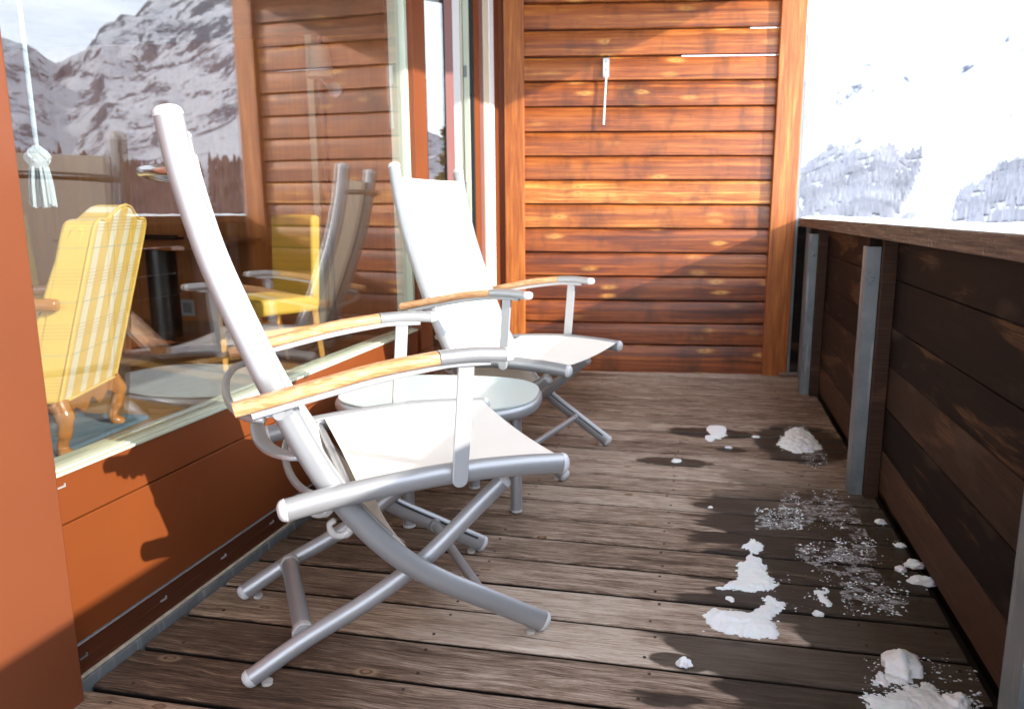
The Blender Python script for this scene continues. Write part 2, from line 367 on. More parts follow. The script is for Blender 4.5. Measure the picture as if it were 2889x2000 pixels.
def mk_mountain():
    q = NT('alpine_snow_and_rock'); v = q.n('ShaderNodeTexCoord').outputs['Object']
    N = q.sep(q.n('ShaderNodeNewGeometry').outputs['Normal'])
    d = q.noise(v, .010, 5, .65); f = q.noise(v, .05, 10, .82, .5)
    st = q.noise(q.map(v, (1, 1, .4)), .022, 9, .76, .8)
    slope = q.rng(N[2], .86, .55)
    k = q.math('ADD', q.math('ADD', q.math('MULTIPLY', f, .55), q.math('MULTIPLY', st, .65)), q.math('MULTIPLY', slope, .12))
    k = q.math('ADD', k, q.math('MULTIPLY', q.math('SUBTRACT', d, .5), .30))
    X = q.sep(v); haze_fade = q.rng(q.math('DIVIDE', X[0], X[1]), .55, .40, 0, .085)  # fewer rocks in the open view, standing in for bright haze
    k = q.math('SUBTRACT', k, haze_fade)
    rock = q.rng(k, .618, .69, 0, 1, True)
    rc = q.mix(q.rng(f, .4, .6), (.04, .055, .10), (.09, .10, .15))
    c = q.mix(q.math('MULTIPLY', rock, .86), (.86, .89, .97), rc)
    nr = q.bump(q.math('ADD', f, st), 1.0, 26)
    return q.end(q.bsdf(c, .85, 0, nr, Specular_IOR_Level=.1))
M['mountain'] = mk_mountain()
M['forest'] = simple('snowy_hazed_forest', (.21, .215, .24), .9, 0, .3, .02)  # forest colour paled to stand in for distance haze
M['scrub'] = simple('bare_brown_wood', (.13, .085, .08), .9, 0, .4, .05)
M['needle'] = simple('yellow_green_needles', (.17, .14, .035), .8, 0, .5, .6)
M['bark'] = simple('tree_bark', (.09, .06, .04), .9, 0, .3, 6)

# ------------------------------------------------------------------ mesh helpers
class MB:
    def __init__(s): s.v = []; s.f = []; s.off = []; s.tone = []; s.cur = (0, .5)
    def add(s, vs, fs):
        b = len(s.v); s.v += [tuple(p) for p in vs]; s.f += [tuple(i + b for i in f) for f in fs]
        s.off += [s.cur[0]] * len(vs); s.tone += [s.cur[1]] * len(vs); return s
    def box(s, x0, x1, y0, y1, z0, z1, mtx=None):
        vs = [Vector((x, y, z)) for x in (x0, x1) for y in (y0, y1) for z in (z0, z1)]
        if mtx: vs = [mtx @ p for p in vs]
        return s.add(vs, [(0, 1, 3, 2), (4, 6, 7, 5), (0, 4, 5, 1), (2, 3, 7, 6), (0, 2, 6, 4), (1, 5, 7, 3)])
    def prism(s, poly, axis, a, b, mtx=None):
        # polygon in the two other axes (cyclic order), extruded along axis
        def P(u, w_, h): return {'x': Vector((h, u, w_)), 'y': Vector((u, h, w_)), 'z': Vector((u, w_, h))}[axis]
        n = len(poly); vs = [P(u, w_, a) for u, w_ in poly] + [P(u, w_, b) for u, w_ in poly]
        if mtx: vs = [mtx @ p for p in vs]
        return s.add(vs, [tuple(range(n)), tuple(range(2 * n - 1, n - 1, -1))] + [(i, (i + 1) % n, n + (i + 1) % n, n + i) for i in range(n)])
    def sweep(s, pts, ra, rb, side=(0, 1, 0), n=18, ex=2.0, dome=0.0, closed=False):
        pts = [Vector(p) for p in pts]; side = Vector(side); m = len(pts); rings = []
        def rr(r, i): return r[i] if isinstance(r, (list, tuple)) else r
        P = []
        for i, p in enumerate(pts):
            if closed: T = (pts[(i + 1) % m] - pts[i - 1]).normalized()
            else: T = (pts[min(i + 1, m - 1)] - pts[max(i - 1, 0)]).normalized()
            P.append((p, T, rr(ra, i), rr(rb, i)))
        if dome and not closed:
            p0, T0, a0, b0 = P[0]; p1, T1, a1, b1 = P[-1]; pre, post = [], []
            for k in (1, .92, .75, .45): 
                sc = sqrt(max(0, 1 - k * k)) if k < 1 else .12
                pre.append((p0 - T0 * dome * k, T0, a0 * max(sc, .12), b0 * max(sc, .12)))
                post.append((p1 + T1 * dome * k, T1, a1 * max(sc, .12), b1 * max(sc, .12)))
            P = pre + P + post[::-1]
        vs = []
        for p, T, a, b in P:
            S = (side - T * side.dot(T)); 
            if S.length < 1e-4: S = T.orthogonal()
            S.normalize(); N = T.cross(S)
            for k in range(n):
                an = 2 * pi * k / n; c, q = cos(an), sin(an)
                if ex != 2: c = math.copysign(abs(c) ** (2 / ex), c); q = math.copysign(abs(q) ** (2 / ex), q)
                vs.append(p + N * (a * c) + S * (b * q))
        m2 = len(P); fs = []
        for i in range(m2 if closed else m2 - 1):
            j = (i + 1) % m2
            fs += [(i * n + k, i * n + (k + 1) % n, j * n + (k + 1) % n, j * n + k) for k in range(n)]
        if not closed: fs += [tuple(range(n - 1, -1, -1)), tuple((m2 - 1) * n + k for k in range(n))]
        return s.add(vs, fs)
    def build(s, name, mat, parent=None, smooth=False, bevel=0, bseg=2):
        me = bpy.data.meshes.new(name); me.from_pydata(s.v, [], s.f); me.update()
        if any(s.off) or any(t != .5 for t in s.tone):
            for nm, d in (('off', s.off), ('tone', s.tone)):
                a = me.attributes.new(nm, 'FLOAT', 'POINT'); a.data.foreach_set('value', d)
        bm = bmesh.new(); bm.from_mesh(me); bmesh.ops.recalc_face_normals(bm, faces=bm.faces); bm.to_mesh(me); bm.free()
        o = bpy.data.objects.new(name, me); COL.objects.link(o); me.materials.append(M[mat] if isinstance(mat, str) else mat)
        if smooth:
            me.polygons.foreach_set('use_smooth', [True] * len(me.polygons))
            try: me.set_sharp_from_angle(angle=radians(42))
            except Exception: pass
        if bevel:
            b = o.modifiers.new('bevel', 'BEVEL'); b.width = bevel; b.segments = bseg; b.limit_method = 'ANGLE'; b.angle_limit = radians(40)
        if parent: o.parent = parent
        return o

def tag(o, label=None, cat=None, group=None, kind=None):
    if label: o['label'] = label
    if cat: o['category'] = cat
    if group: o['group'] = group
    if kind: o['kind'] = kind
    return o
def empty(name, loc=(0, 0, 0), rz=0.0, **k):
    o = bpy.data.objects.new(name, None); COL.objects.link(o); o.location = loc; o.rotation_euler = (0, 0, rz)
    o.empty_display_size = .1; return tag(o, **k)
def kids(o): return [c for c in bpy.data.objects if c.parent == o]
def copy_tree(o, parent=None):
    c = o.copy(); COL.objects.link(c); c.parent = parent
    for ch in kids(o): copy_tree(ch, c)
    return c
def cr(pts, k=6):
    """Catmull-Rom through the points"""
    P = [Vector(p) for p in pts]; P = [P[0] * 2 - P[1]] + P + [P[-1] * 2 - P[-2]]; out = []
    for i in range(1, len(P) - 2):
        a, b, c, d = P[i - 1], P[i], P[i + 1], P[i + 2]
        for j in range(k):
            t = j / k
            out.append(.5 * ((2 * b) + (c - a) * t + (2 * a - 5 * b + 4 * c - d) * t * t + (3 * b - a - 3 * c + d) * t ** 3))
    out.append(P[-2]); return out
# ================================================================== THE SETTING
def az_dir(a): return sin(radians(a)), cos(radians(a))
SKYL = [(-30, 9), (-5, 7), (3, 6.6), (6, 7.4), (8.5, 9.3), (11, 10.9), (13, 9.6), (16, 10.4), (20, 12.5), (26, 17), (31, 17.5), (34.5, 14.4), (36.5, 12.9), (37.6, 12.5), (38.6, 11.6),
        (39.6, 11.1), (40.6, 11.0), (41.6, 9.6), (42.6, 8.6), (43.6, 8.4), (44.8, 9.2), (46.2, 9.9), (50, 11), (56, 9), (63, 5), (72, 7), (90, 9), (125, 7)]
def skyl(a):
    for (a0, e0), (a1, e1) in zip(SKYL, SKYL[1:]):
        if a0 <= a <= a1:
            return e0 + (e1 - e0) * (a - a0) / (a1 - a0)
    return 8
R0, R1, R2 = 420.0, 1700.0, 2300.0
def terr(a, r):
    x, y = r * sin(radians(a)), r * cos(radians(a))
    zr = tan(radians(skyl(a))) * R1
    if r <= R0: base = -9 - 46 * min(1, max(0, (r - 60) / 300)); t = 0
    elif r <= R1: t = (r - R0) / (R1 - R0); base = -55 + (zr + 55) * (t ** 1.18)
    else: t = 1; base = zr - (r - R1) * .55
    if t > 0:
        p = Vector((x * .0042, y * .0042, 3.1)); n1 = noise.ridged_multi_fractal(p, .9, 2.1, 7, 1.0, 2.0)
        p2 = Vector((x * .0011, y * .0011, 8.0)); n2 = noise.noise(p2)
        env = min(1, t * 1.3) ** 1.2 * (1 if t < .85 else max(.22, 1 - (t - .85) * 5.2))
        base += env * ((n1 - 1.1) * 42 + n2 * 60)
        base += .35 * (n1 - 1.1) * 24 * (1 if t > .9 else 0)
    return x, y, base
def make_terrain():
    A = [-32 + .42 * i for i in range(int(156 / .42))]
    Rr = [2.5, 20, 60, 120, 220, 340] + [420 + 10.5 * i for i in range(123)] + [1715, 1740, 1800, 1900, 2100, 2300]
    vs = []; fs = []
    for a in A:
        for r in Rr: vs.append(terr(a, r))
    nR = len(Rr)
    for i in range(len(A) - 1):
        for j in range(nR - 1): fs.append((i * nR + j, (i + 1) * nR + j, (i + 1) * nR + j + 1, i * nR + j + 1))
    m = MB(); m.v = vs; m.f = fs; m.off = [0] * len(vs); m.tone = [.5] * len(vs)
    return tag(m.build('mountains', 'mountain', smooth=True), kind='structure')
mt = make_terrain()
g = MB(); g.box(-4000, 4000, -4000, 4000, -62, -60); tag(g.build('ground', 'snow'), kind='structure')

def scatter(name, mat, zones, label, cat):
    m = MB(); rnd = random.Random(5)
    for (a0, a1, e0, e1, cnt, hh, thr, sd) in zones:
        n = 0; tries = 0
        while n < cnt and tries < cnt * 12:
            tries += 1
            a = rnd.uniform(a0, a1); e = rnd.uniform(e0, e1)
            if name == 'conifer_forest' and e > (1.2 + .95 * min(3, max(0, a - 5)) if a < 14.5 + .25 * e else (a - 14.6) * .62): continue
            if name == 'conifer_forest' and a > 12.8 + .35 * e and e > (a - 14.8) * .62: continue
            if noise.noise(Vector((a * .9 + sd, e * 1.6, sd))) + .45 * noise.noise(Vector((a * 3, e * 5, sd))) + .35 * noise.noise(Vector((a * 9, e * 12, sd))) < thr: continue
            r = 450; hit = None
            while r < 1700:
                x, y, z = terr(a, r)
                if z >= CAMH + r * tan(radians(e)): hit = (x, y, z); break
                r += 16
            if not hit: continue
            n += 1; h = hh * rnd.uniform(.6, 1.3); w_ = h * rnd.uniform(.17, .26); x, y, z = hit
            vs = [(x, y, z + h)] + [(x + w_ * cos(k * 1.257 + e), y + w_ * sin(k * 1.257 + e), z + h * .10 * rnd.uniform(.2, 1.5)) for k in range(5)]
            m.add(vs, [(0, 1 + k, 1 + (k + 1) % 5) for k in range(5)])
    o = m.build(name, mat); return tag(o, label, cat, kind='stuff')
scatter('conifer_forest', 'forest', [(4.5, 13.8, -1.2, 3.6, 7000, 7.5, -.10, 2), (16.0, 23, -1.2, 3.4, 3600, 7.5, -.05, 5), (5.5, 13.5, 1.8, 4.6, 900, 7, .16, 9)],
        'snow-dusted conifer forest in haze-pale colour on the far slope above the handrail', 'forest')
scatter('bare_woods', 'scrub', [(35.5, 42.5, -1, 2.1, 2600, 11, -.12, 4), (30, 35, -1, 2.6, 900, 11, -.1, 7), (42, 50, -1, 3, 900, 11, -.1, 7)],
        'brown leafless wood low on the mountain mirrored in the window', 'forest')

# ---- trees across the valley road, seen mirrored in the narrow door leaf
def tree(x, y, z0, h, wd, seed, label):
    rnd = random.Random(seed); t = empty('larch_tree', (x, y, z0), 0, label=label, cat='tree', group='larch trees beyond the balcony')
    tr = MB(); tr.sweep([(0, 0, 0), (.1, .05, h * .4), (0, .1, h * .97)], [h * .018, h * .012, h * .002], [h * .018, h * .012, h * .002], (0, 1, 0), 8)
    tr.build('trunk', 'bark', t, True)
    c = MB()
    for k in range(3000):
        u = rnd.random() ** .8; zz = h * (.12 + .88 * u); rad = wd * (1 - u) ** .75 * (.65 + .35 * sin(zz * 5 + seed)) + .12
        an = rnd.uniform(0, 2 * pi); rr = rad * sqrt(rnd.random()); s_ = rnd.uniform(.14, .38)
        p = Vector((rr * cos(an), rr * sin(an), zz - rr * .25)); d = Vector((rnd.gauss(0, 1), rnd.gauss(0, 1), rnd.gauss(0, .5))).normalized(); e = d.orthogonal().normalized()
        c.add([p - d * s_, p + e * s_ * .5, p + d * s_, p - e * s_ * .5], [(0, 1, 2, 3)])
    c.build('crown', 'needle', t)
for i, (a, r, h, lab) in enumerate([(59.0, 44, 15.5, 'tallest yellow-green larch, left of the three beyond the balcony'), (62.8, 40, 13.0, 'bushy yellow-green larch in the middle of the three beyond the balcony'),
                                    (66.8, 46, 16.0, 'slim yellow-green larch, right of the three beyond the balcony')]):
    dx, dy = az_dir(a); tree(-1.2 + dx * r, 3.6 + dy * r, -9, h + 2.5, 2.8, 11 + i, lab)

# ---- deck
XL = -1.264; DR = .618
dk = MB(); rnd = random.Random(3); ys = []
y = 1.404 - .156 * 10
while y < 4.86:
    ys.append(y); y += .1555
for i, y0 in enumerate(ys):
    dk.cur = (rnd.random(), .5 + rnd.uniform(-.11, .11)); g_ = .0045 + rnd.uniform(-.001, .0015); tl = rnd.uniform(-.0015, .0015)
    M_ = Matrix.Rotation(rnd.uniform(-.0006, .0006), 4, 'Z')
    xe = DR + rnd.uniform(-.004, .002)
    yc = y0 + .078
    # slightly cupped board section extruded along x, subdivided so the edge can wander
    sec = [(-.0705, -.028), (-.0722, -.0095), (-.0708, -.0048), (-.0670, -.0014), (-.058, .0), (.058, .0), (.0670, -.0014), (.0708, -.0048), (.0722, -.0095), (.0705, -.028)]
    nx = 26; vs = []; fs = []
    for k in range(nx + 1):
        x = -1.258 + (xe + 1.258) * k / nx; wv = noise.noise(Vector((x * 2.3, i * 3.7, 0))) * .0016
        for j, (sy, sz) in enumerate(sec):
            sgn = 1 if sy > 0 else -1; wv2 = noise.noise(Vector((x * 6, i * 5.1 + sgn, 2))) * .0016
            yy = yc + sy * (1 - (g_ - .0045) * 14) + wv + wv2; vs.append((x, yy, sz + tl * sy * 8 + noise.noise(Vector((x * 1.5, i * 2.2, 5))) * .0012))
    n = len(sec)
    for k in range(nx):
        fs += [(k * n + j, k * n + (j + 1) % n, (k + 1) * n + (j + 1) % n, (k + 1) * n + j) for j in range(n)]
    fs += [tuple(range(n)), tuple(nx * n + j for j in range(n - 1, -1, -1))]
    dk.add(vs, fs)
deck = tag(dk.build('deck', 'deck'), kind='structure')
sc = MB()
for i, y0 in enumerate(ys):
    for jx in (-1.17, -.60, -.10, .40, .575):
        for dy in (.032, .122):
            x, yy = jx + rnd.uniform(-.012, .012), y0 + dy + rnd.uniform(-.006, .006)
            sc.sweep([(x, yy, -.003), (x, yy, .0013)], .0042, .0042, (0, 1, 0), 8)
tag(sc.build('screw_heads', simple('rusty_screw', (.05, .035, .03), .6, .4), deck, False), kind='stuff')
fr = MB(); fr.box(-1.30, .76, -.4, 4.95, -.30, -.045); tag(fr.build('deck_underframe', simple('black_underframe', (.015, .011, .009), .8)), kind='structure')  # solid near-black block closing the view below the board gaps

# ---- roof over the balcony
XR = .62; ZR = 1.63 + (XR + 1.12) * .467
roof = empty('balcony_roof', (0, 0, 0), 0, label='pale roof slab projecting over the balcony, dark edge at its outer side', cat='roof')
r_ = MB(); r_.box(-7.2, XR - .03, -2.5, 6.42, ZR, ZR + .22); r_.build('slab', 'soffit', roof)
r_ = MB(); r_.box(XR - .028, XR, -2.5, 6.40, ZR - .012, ZR + .24); r_.build('fascia', simple('dark_fascia', (.07, .065, .07), .5), roof)

# ---- facade on the left
WX = XL - .008
fac = empty('glazed_facade', (WX, 2.4, 0), 0, label='orange panelled house front with the large window, left side of the balcony', cat='house wall')
def fbox(m, x0, x1, y0, y1, z0, z1): m.box(x0 - WX, x1 - WX, y0 - 2.4, y1 - 2.4, z0, z1); return m
def P(name, mat, boxes, parent=fac, bevel=.0015):
    m = MB()
    for b in boxes: fbox(m, *b)
    return m.build(name, mat, parent, bevel=bevel)
yA, yB = 1.0, 3.385
P('upper_panel', 'orange', [(WX - .05, WX, yA, 3.205, .3675, .468)])
P('lower_panel', 'orange', [(WX - .05, WX - .001, yA, 2.72, .1015, .3635), (WX - .05, WX - .001, 2.724, 3.205, .1015, .3635)])
P('backing', 'kick', [(WX - .12, WX - .053, yA, 3.40, -.04, .455), (WX - .12, WX - .053, 3.402, 4.62, -.04, .095)], bevel=0)
kp = P('plinth', 'kick', [(WX - .05, WX - .004, yA, 4.6, -.02, .0955), (WX - .05, WX - .0015, yA, 4.6, .030, .036), (WX - .05, WX - .002, yA, 4.6, .058, .062)])
P('metal_trim', 'alu_flat', [(WX - .045, WX + .0015, yA, 3.9, .0962, .0985)], bevel=0)
for px, py in ((237, 1855), (463, 1692), (632, 1572), (768, 1475)):
    q = onx(px, py, WX); c = MB(); fbox(c, WX - .004, WX - .0005, q.y - .008, q.y + .010, q.z - .0018, q.z + .0018); fbox(c, WX - .0042, WX - .0008, q.y + .0095, q.y + .012, q.z - .002, q.z + .006)
    c.build('drain_slot', 'alu_flat' if px > 300 else 'galv', fac)
q = onx(165, 1377, WX); c = MB(); fbox(c, WX - .001, WX + .0018, q.y - .016, q.y + .014, q.z - .0018, q.z + .0018); fbox(c, WX - .001, WX + .002, q.y + .0135, q.y + .016, q.z - .002, q.z + .006); c.build('drain_slot', 'alu_flat', fac)
P('flashing', 'galv', [(WX - .012, XL + .0005, yA, 4.6, -.03, .020)])
P('sealant', 'mortar', [(WX - .012, XL - .005, yA, 4.6, .0205, .0265)])
win = P('window', 'mint', [(WX - .010, WX + .006, yA, 3.196, .4695, .4765), (WX - .032, WX - .0105, yA, 3.196, .4695, .4795), (WX - .095, WX - .0325, yA, 3.196, .4600, .4745)], bevel=.0015)
yf0, yf1 = onx(1141, 300, WX - .03).y, onx(1164, 300, WX - .02).y
wf = P('frame', 'mint', [(WX - .095, WX - .020, yf0, yf0 + (yf1 - yf0) * .45, .4945, 2.30), (WX - .095, WX - .012, yf0 + (yf1 - yf0) * .45 + .003, yf1, .4945, 2.30), (WX - .095, WX - .02, yA, yf0 - .003, 2.26, 2.30)], parent=win)
P('pane', 'glass', [(-1.313, -1.305, yA, yf0 + .004, .487, 2.262)], parent=win, bevel=0)
P('pane_edge', 'gasket', [(WX - .09, WX - .010, yf1 + .002, yf1 + .016, .47, 2.30)], parent=win, bevel=0)
P('lintel', 'orange', [(WX - .15, WX - .002, yA, 4.62, 2.305, ZR - .003)])
py0, py1 = onx(1169, 300, WX + .004).y, onx(1204, 300, WX + .004).y
P('mullion', 'orange', [(WX - .12, WX + .004, py0, py1, .37, 2.302), (WX - .12, WX + .002, 3.209, 3.40, .1015, .3655)])
V = lambda a, b, mat, x1, nm, z0=.125, x0=WX - .10: P(nm, mat, [(x0, x1, onx(a, 300, x1).y, onx(b, 300, x1).y - .002, z0, 2.302)])
# narrow ajar door leaf, glazed
leaf = empty('door_leaf', (WX + .006 - WX, py1 + .004 - 2.4, 0), 0); leaf.parent = fac
LA = radians(22); ld = Vector((sin(LA), cos(LA), 0))
def leaf_len(px):
    a = ray(px, 300); p0 = Vector((WX + .006, py1 + .004)); # solve p0 + t ld on azimuth a
    return (a.x * p0.y - a.y * p0.x) / (a.y * ld.x - a.x * ld.y)
t1, t2 = leaf_len(1258), leaf_len(1281)
LM = Matrix(((ld.x, ld.y, 0, 0), (ld.y, -ld.x, 0, 0), (0, 0, 1, 0), (0, 0, 0, 1)))
def lbox(name, mat, bs, bevel=.001):
    m = MB()
    for b in bs: m.box(*b, LM)
    return m.build(name, mat, leaf, bevel=bevel)
lbox('pane', 'glass', [(.0, t1, -.006, -.001, .17, 2.25)], 0)
lbox('frame', 'mauve', [(t1, t2, -.045, .0, .13, 2.30), (0, t1, -.04, -.0, .13, .17), (0, t1, -.04, 0, 2.25, 2.30)])
lbox('gasket', 'gasket', [(t1 - .006, t1 - .0005, -.010, .0015, .17, 2.25)], 0)
zb = onx(1230, 245, WX).z
lbox('roller_blind', simple('grey_white_blind', (.42, .43, .45), .8), [(.004, t1 - .008, -.035, -.018, zb + .02, 2.24)])
lbox('blind_bar', 'kick', [(.002, t1 - .006, -.040, -.012, zb - .015, zb + .018)])
YJ = onx(1337, 300, WX).y
def J(a, b, mat, nm, dy=0.0):
    P(nm, mat, [(ony(a, 300, YJ - .035 + dy).x, ony(b, 300, YJ - .035 + dy).x - .0008, YJ - .035 + dy, YJ - .002, .125, 2.302)])
J(1262, 1300, 'white', 'white_jamb', .004); J(1301, 1308, 'cream', 'cream_jamb', .008); J(1309, 1325, 'mint', 'lock_jamb', .002); J(1326, 1336, 'gasket', 'seal', .012)
for py in (202, 530):
    q = ony(1312, py, YJ - .035); c = MB(); fbox(c, q.x - .009, q.x + .009, YJ - .036, YJ - .032, q.z - .030, q.z + .030); fbox(c, q.x - .004, q.x + .005, YJ - .039, YJ - .036, q.z - .018, q.z + .018); c.build('lock_plate', 'galv', fac, bevel=.001)
V(1337, 1353, 'orange', WX, 'jamb'); V(1354, 1367, 'mauve', WX - .006, 'jamb'); V(1368, 1382, 'cream', WX + .002, 'rail_track'); V(1383, 1395, 'white', WX + .006, 'rail_track'); V(1396, 1424, 'orange', WX, 'jamb')
P('threshold', 'orange', [(WX - .13, WX - .002, 3.41, 4.60, .1005, .122)])

colm = empty('facade_column', (-1.235, .0, 0), 0, label='terracotta painted flat column at the left edge, in front of the window', cat='column')
c_ = MB(); c_.box(-.30, .0, -2.4, 1.205, -.05, ZR - .004); c_.build('shaft', 'column', colm, bevel=.004)

# ---- cladding wall at the end
Aw = Vector((-1.14, 4.66, 0)); wr = atan2(.18, 1.53)
clw = empty('timber_screen_wall', Aw, wr, label='varnished orange timber screen wall closing the far end of the balcony', cat='wall')
zs = [2.44, 2.345, 2.197, 2.048, 1.8985, 1.759, 1.613, 1.4675, 1.3265, 1.185, 1.042, .8975, .7495, .6045, .456, .316, .1785, -.01]
tones = [.5, .5, .46, .50, .50, .50, .50, .46, .50, .50, .68, .58, .44, .40, .42, .40, .36, .44]
tones = [.52, .52, .53, .53, .54, .50, .51, .51, .50, .61, .575, .47, .43, .42, .40, .42, .47]
b_ = MB(); rnd = random.Random(12)
for i in range(len(zs) - 1):
    zt, zbm = zs[i], zs[i + 1]; g0 = .0045 if i not in (3, 4) else .004; gt = .0045
    if i == 3: gt = .0058
    if i == 4: gt = .0064
    b_.cur = (rnd.random() + .01, tones[i] + rnd.uniform(-.02, .02))
    z1, z0 = zt - gt, zbm + .0005; h = z1 - z0
    sec = [(.0, z0), (-.020, z0 + .001), (-.0245, z0 + .005), (-.0255, z0 + h * .5), (-.0235, z1 - .012), (-.0185, z1 - .003), (-.012, z1), (.0, z1)]
    vs = []; fs = []; n = len(sec); nx = 12
    for k in range(nx + 1):
        x = .018 + 1.50 * k / nx; wv = noise.noise(Vector((x * 1.5, i * 3.1, 1))) * .0022
        vs += [(x, sy + wv, sz + wv * .5) for sy, sz in sec]
    for k in range(nx): fs += [(k * n + j, k * n + (j + 1) % n, (k + 1) * n + (j + 1) % n, (k + 1) * n + j) for j in range(n)]
    fs += [tuple(range(n)), tuple(nx * n + j for j in range(n - 1, -1, -1))]
    b_.add(vs, fs)
b_.build('cladding_boards', 'clad', clw, True)
k_ = MB(); k_.box(-.05, 1.52, .006, .020, -.01, 1.89); k_.box(-.05, .95, .006, .020, 1.89, 1.92); k_.box(-.05, 1.52, .006, .020, 1.92, 2.03); k_.box(-.05, 1.34, .006, .020, 2.03, 2.07); k_.box(-.05, 1.52, .006, .020, 2.07, 2.44)
k_.build('backing', 'gasket', clw)
p_ = MB(); p_.box(-.100, .020, -.050, .03, -.02, 2.438); p_.build('corner_post', 'post', clw, bevel=.004)
p_ = MB(); p_.box(1.502, 1.650, -.060, .075, -.02, 2.438); p_.build('corner_post', 'post', clw, bevel=.005)
p_ = MB(); p_.box(1.652, 1.668, -.045, .07, .0, 2.0); p_.build('edge_flashing', 'galv', clw)
p_ = MB(); p_.box(1.60, 1.80, -.10, -.02, -.01, .018); p_.build('sill_block', 'rail', clw)
p_ = MB(); p_.box(-.20, -.103, -.02, .03, -.02, 2.438); p_.build('filler_strip', 'orange', clw)

br = empty('wall_hook', Aw + Matrix.Rotation(wr, 3, 'Z') @ Vector((.507, -.0265, 1.83)), wr, label='white perforated hook bracket with hanging ridged pin on the timber wall', cat='bracket')
m = MB(); m.box(-.018, .018, -.006, -.0, -.055, .055); m.box(-.018, -.012, -.028, -.006, -.050, .050); m.build('plate', 'alu_flat', br, bevel=.001)
for hz in (.035, -.01):
    m = MB(); m.sweep([(0, -.008, hz), (0, -.0062, hz)], .005, .005, (1, 0, 0), 10); m.build('hole_ring', 'galv', br)
m = MB(); pts = [(.002 - .012 * t, -.024 - .006 * t, -.03 - .295 * t) for t in [i / 30 for i in range(31)]]
m.sweep(pts, [.0052 if i % 3 else .0068 for i in range(31)], [.0052 if i % 3 else .0068 for i in range(31)], (1, 0, 0), 8); m.build('pin', 'white', br, True)

# ---- balustrade
bal = empty('balustrade', (.62, 2.8, 0), 0, label='dark stained board balustrade with weathered grey handrail along the open side', cat='balustrade')
def B(m, x0, x1, y0, y1, z0, z1): m.box(x0 - .62, x1 - .62, y0 - 2.8, y1 - 2.8, z0, z1); return m
h_ = MB(); h_.cur = (.3, .5); B(h_, .530, .760, -1.2, 4.92, .9150, .9635); h_.build('handrail', 'rail', bal, bevel=.004)
zz = [.9145, .774, .612, .480, .329, .178, .028]; bd = MB(); rnd = random.Random(4)
for i in range(6):
    for (a, b) in ((-1.2, 1.29), (1.292, 2.775), (2.777, 4.33), (4.332, 4.90)):
        bd.cur = (rnd.random() + .02, .78 if i == 5 else (.66 if i == 3 and a < 2 else (.60 if i >= 3 and a > 2.7 else .5))); dx = rnd.uniform(-.002, .002)
        m = MB(); B(bd, .626 + dx, .650 + dx, a, b, zz[i + 1] + .0025, zz[i])
bd.build('board_panel', 'dark', bal, bevel=.0035)
for (ya, yb) in ((1.250, 1.327), (2.757, 2.828), (4.298, 4.368)):
    s_ = MB(); B(s_, .530, .5345, ya, yb, .0, .884); B(s_, .5345, .5765, ya, ya + .0045, .0, .884); B(s_, .5345, .5765, yb - .0045, yb, 0, .884); sp = s_.build('steel_post', 'galv', bal, bevel=.001)
    s_ = MB(); s_.cur = (.01, .72); B(s_, .578, .6245, ya - .028, ya + .045, .0, .9145); wp = s_.build('timber_post', 'dark', bal, bevel=.003)
    s_ = MB(); B(s_, .538, .575, ya + .007, yb - .01, .884, .9145); s_.build('packing_block', 'dark', bal)
    s_ = MB(); s_.sweep([(.553 - .62, ya - 2.8 - .008, .775), (.553 - .62, ya - 2.8 + .002, .775)], .0085, .0085, (0, 0, 1), 6, dome=.003); s_.sweep([(.553 - .62, ya - 2.8 - .003, .775), (.553 - .62, ya - 2.8 + .0, .775)], .013, .013, (0, 0, 1), 16); s_.build('bolt', 'galv', sp, True)
s_ = MB(); B(s_, .566, .600, 4.70, 4.76, .0, .9145); s_.build('steel_post', 'galv', bal)
s_ = MB(); B(s_, .50, .70, 4.84, 4.87, .01, .9145); B(s_, .658, .70, -1.2, 4.80, -.30, .12); s_.build('gap_cover_board', 'dark', bal)  # dark boards added to keep the end gap and deck-edge slot black

# frost lying along the handrail
m = MB(); st = .012; nx_, ny_ = 18, 420
for i in range(nx_ + 1):
    for j in range(ny_ + 1):
        x, y_ = .532 + .226 * i / nx_, .9 + 4.0 * (j / ny_) ** 1.3
        e = min(i, nx_ - i) / 3; h = .003 + .0105 * (.55 + .8 * noise.fractal(Vector((x * 18, y_ * 9, 2)), .7, 2.1, 5)) * min(1, e) * (.45 + .55 * min(1, i / 9))
        if i in (0, nx_): h = -.001
        m.v.append((x, y_, .9638 + max(-.001, h - (.0035 if i < 8 else .001))))
m.off = [0] * len(m.v); m.tone = [.5] * len(m.v)
m.f = [(i * (ny_ + 1) + j, (i + 1) * (ny_ + 1) + j, (i + 1) * (ny_ + 1) + j + 1, i * (ny_ + 1) + j + 1) for i in range(nx_) for j in range(ny_)]
tag(m.build('frost_layer', 'snow', None, True), 'white frost crust lying along the top of the handrail', 'frost', kind='stuff')

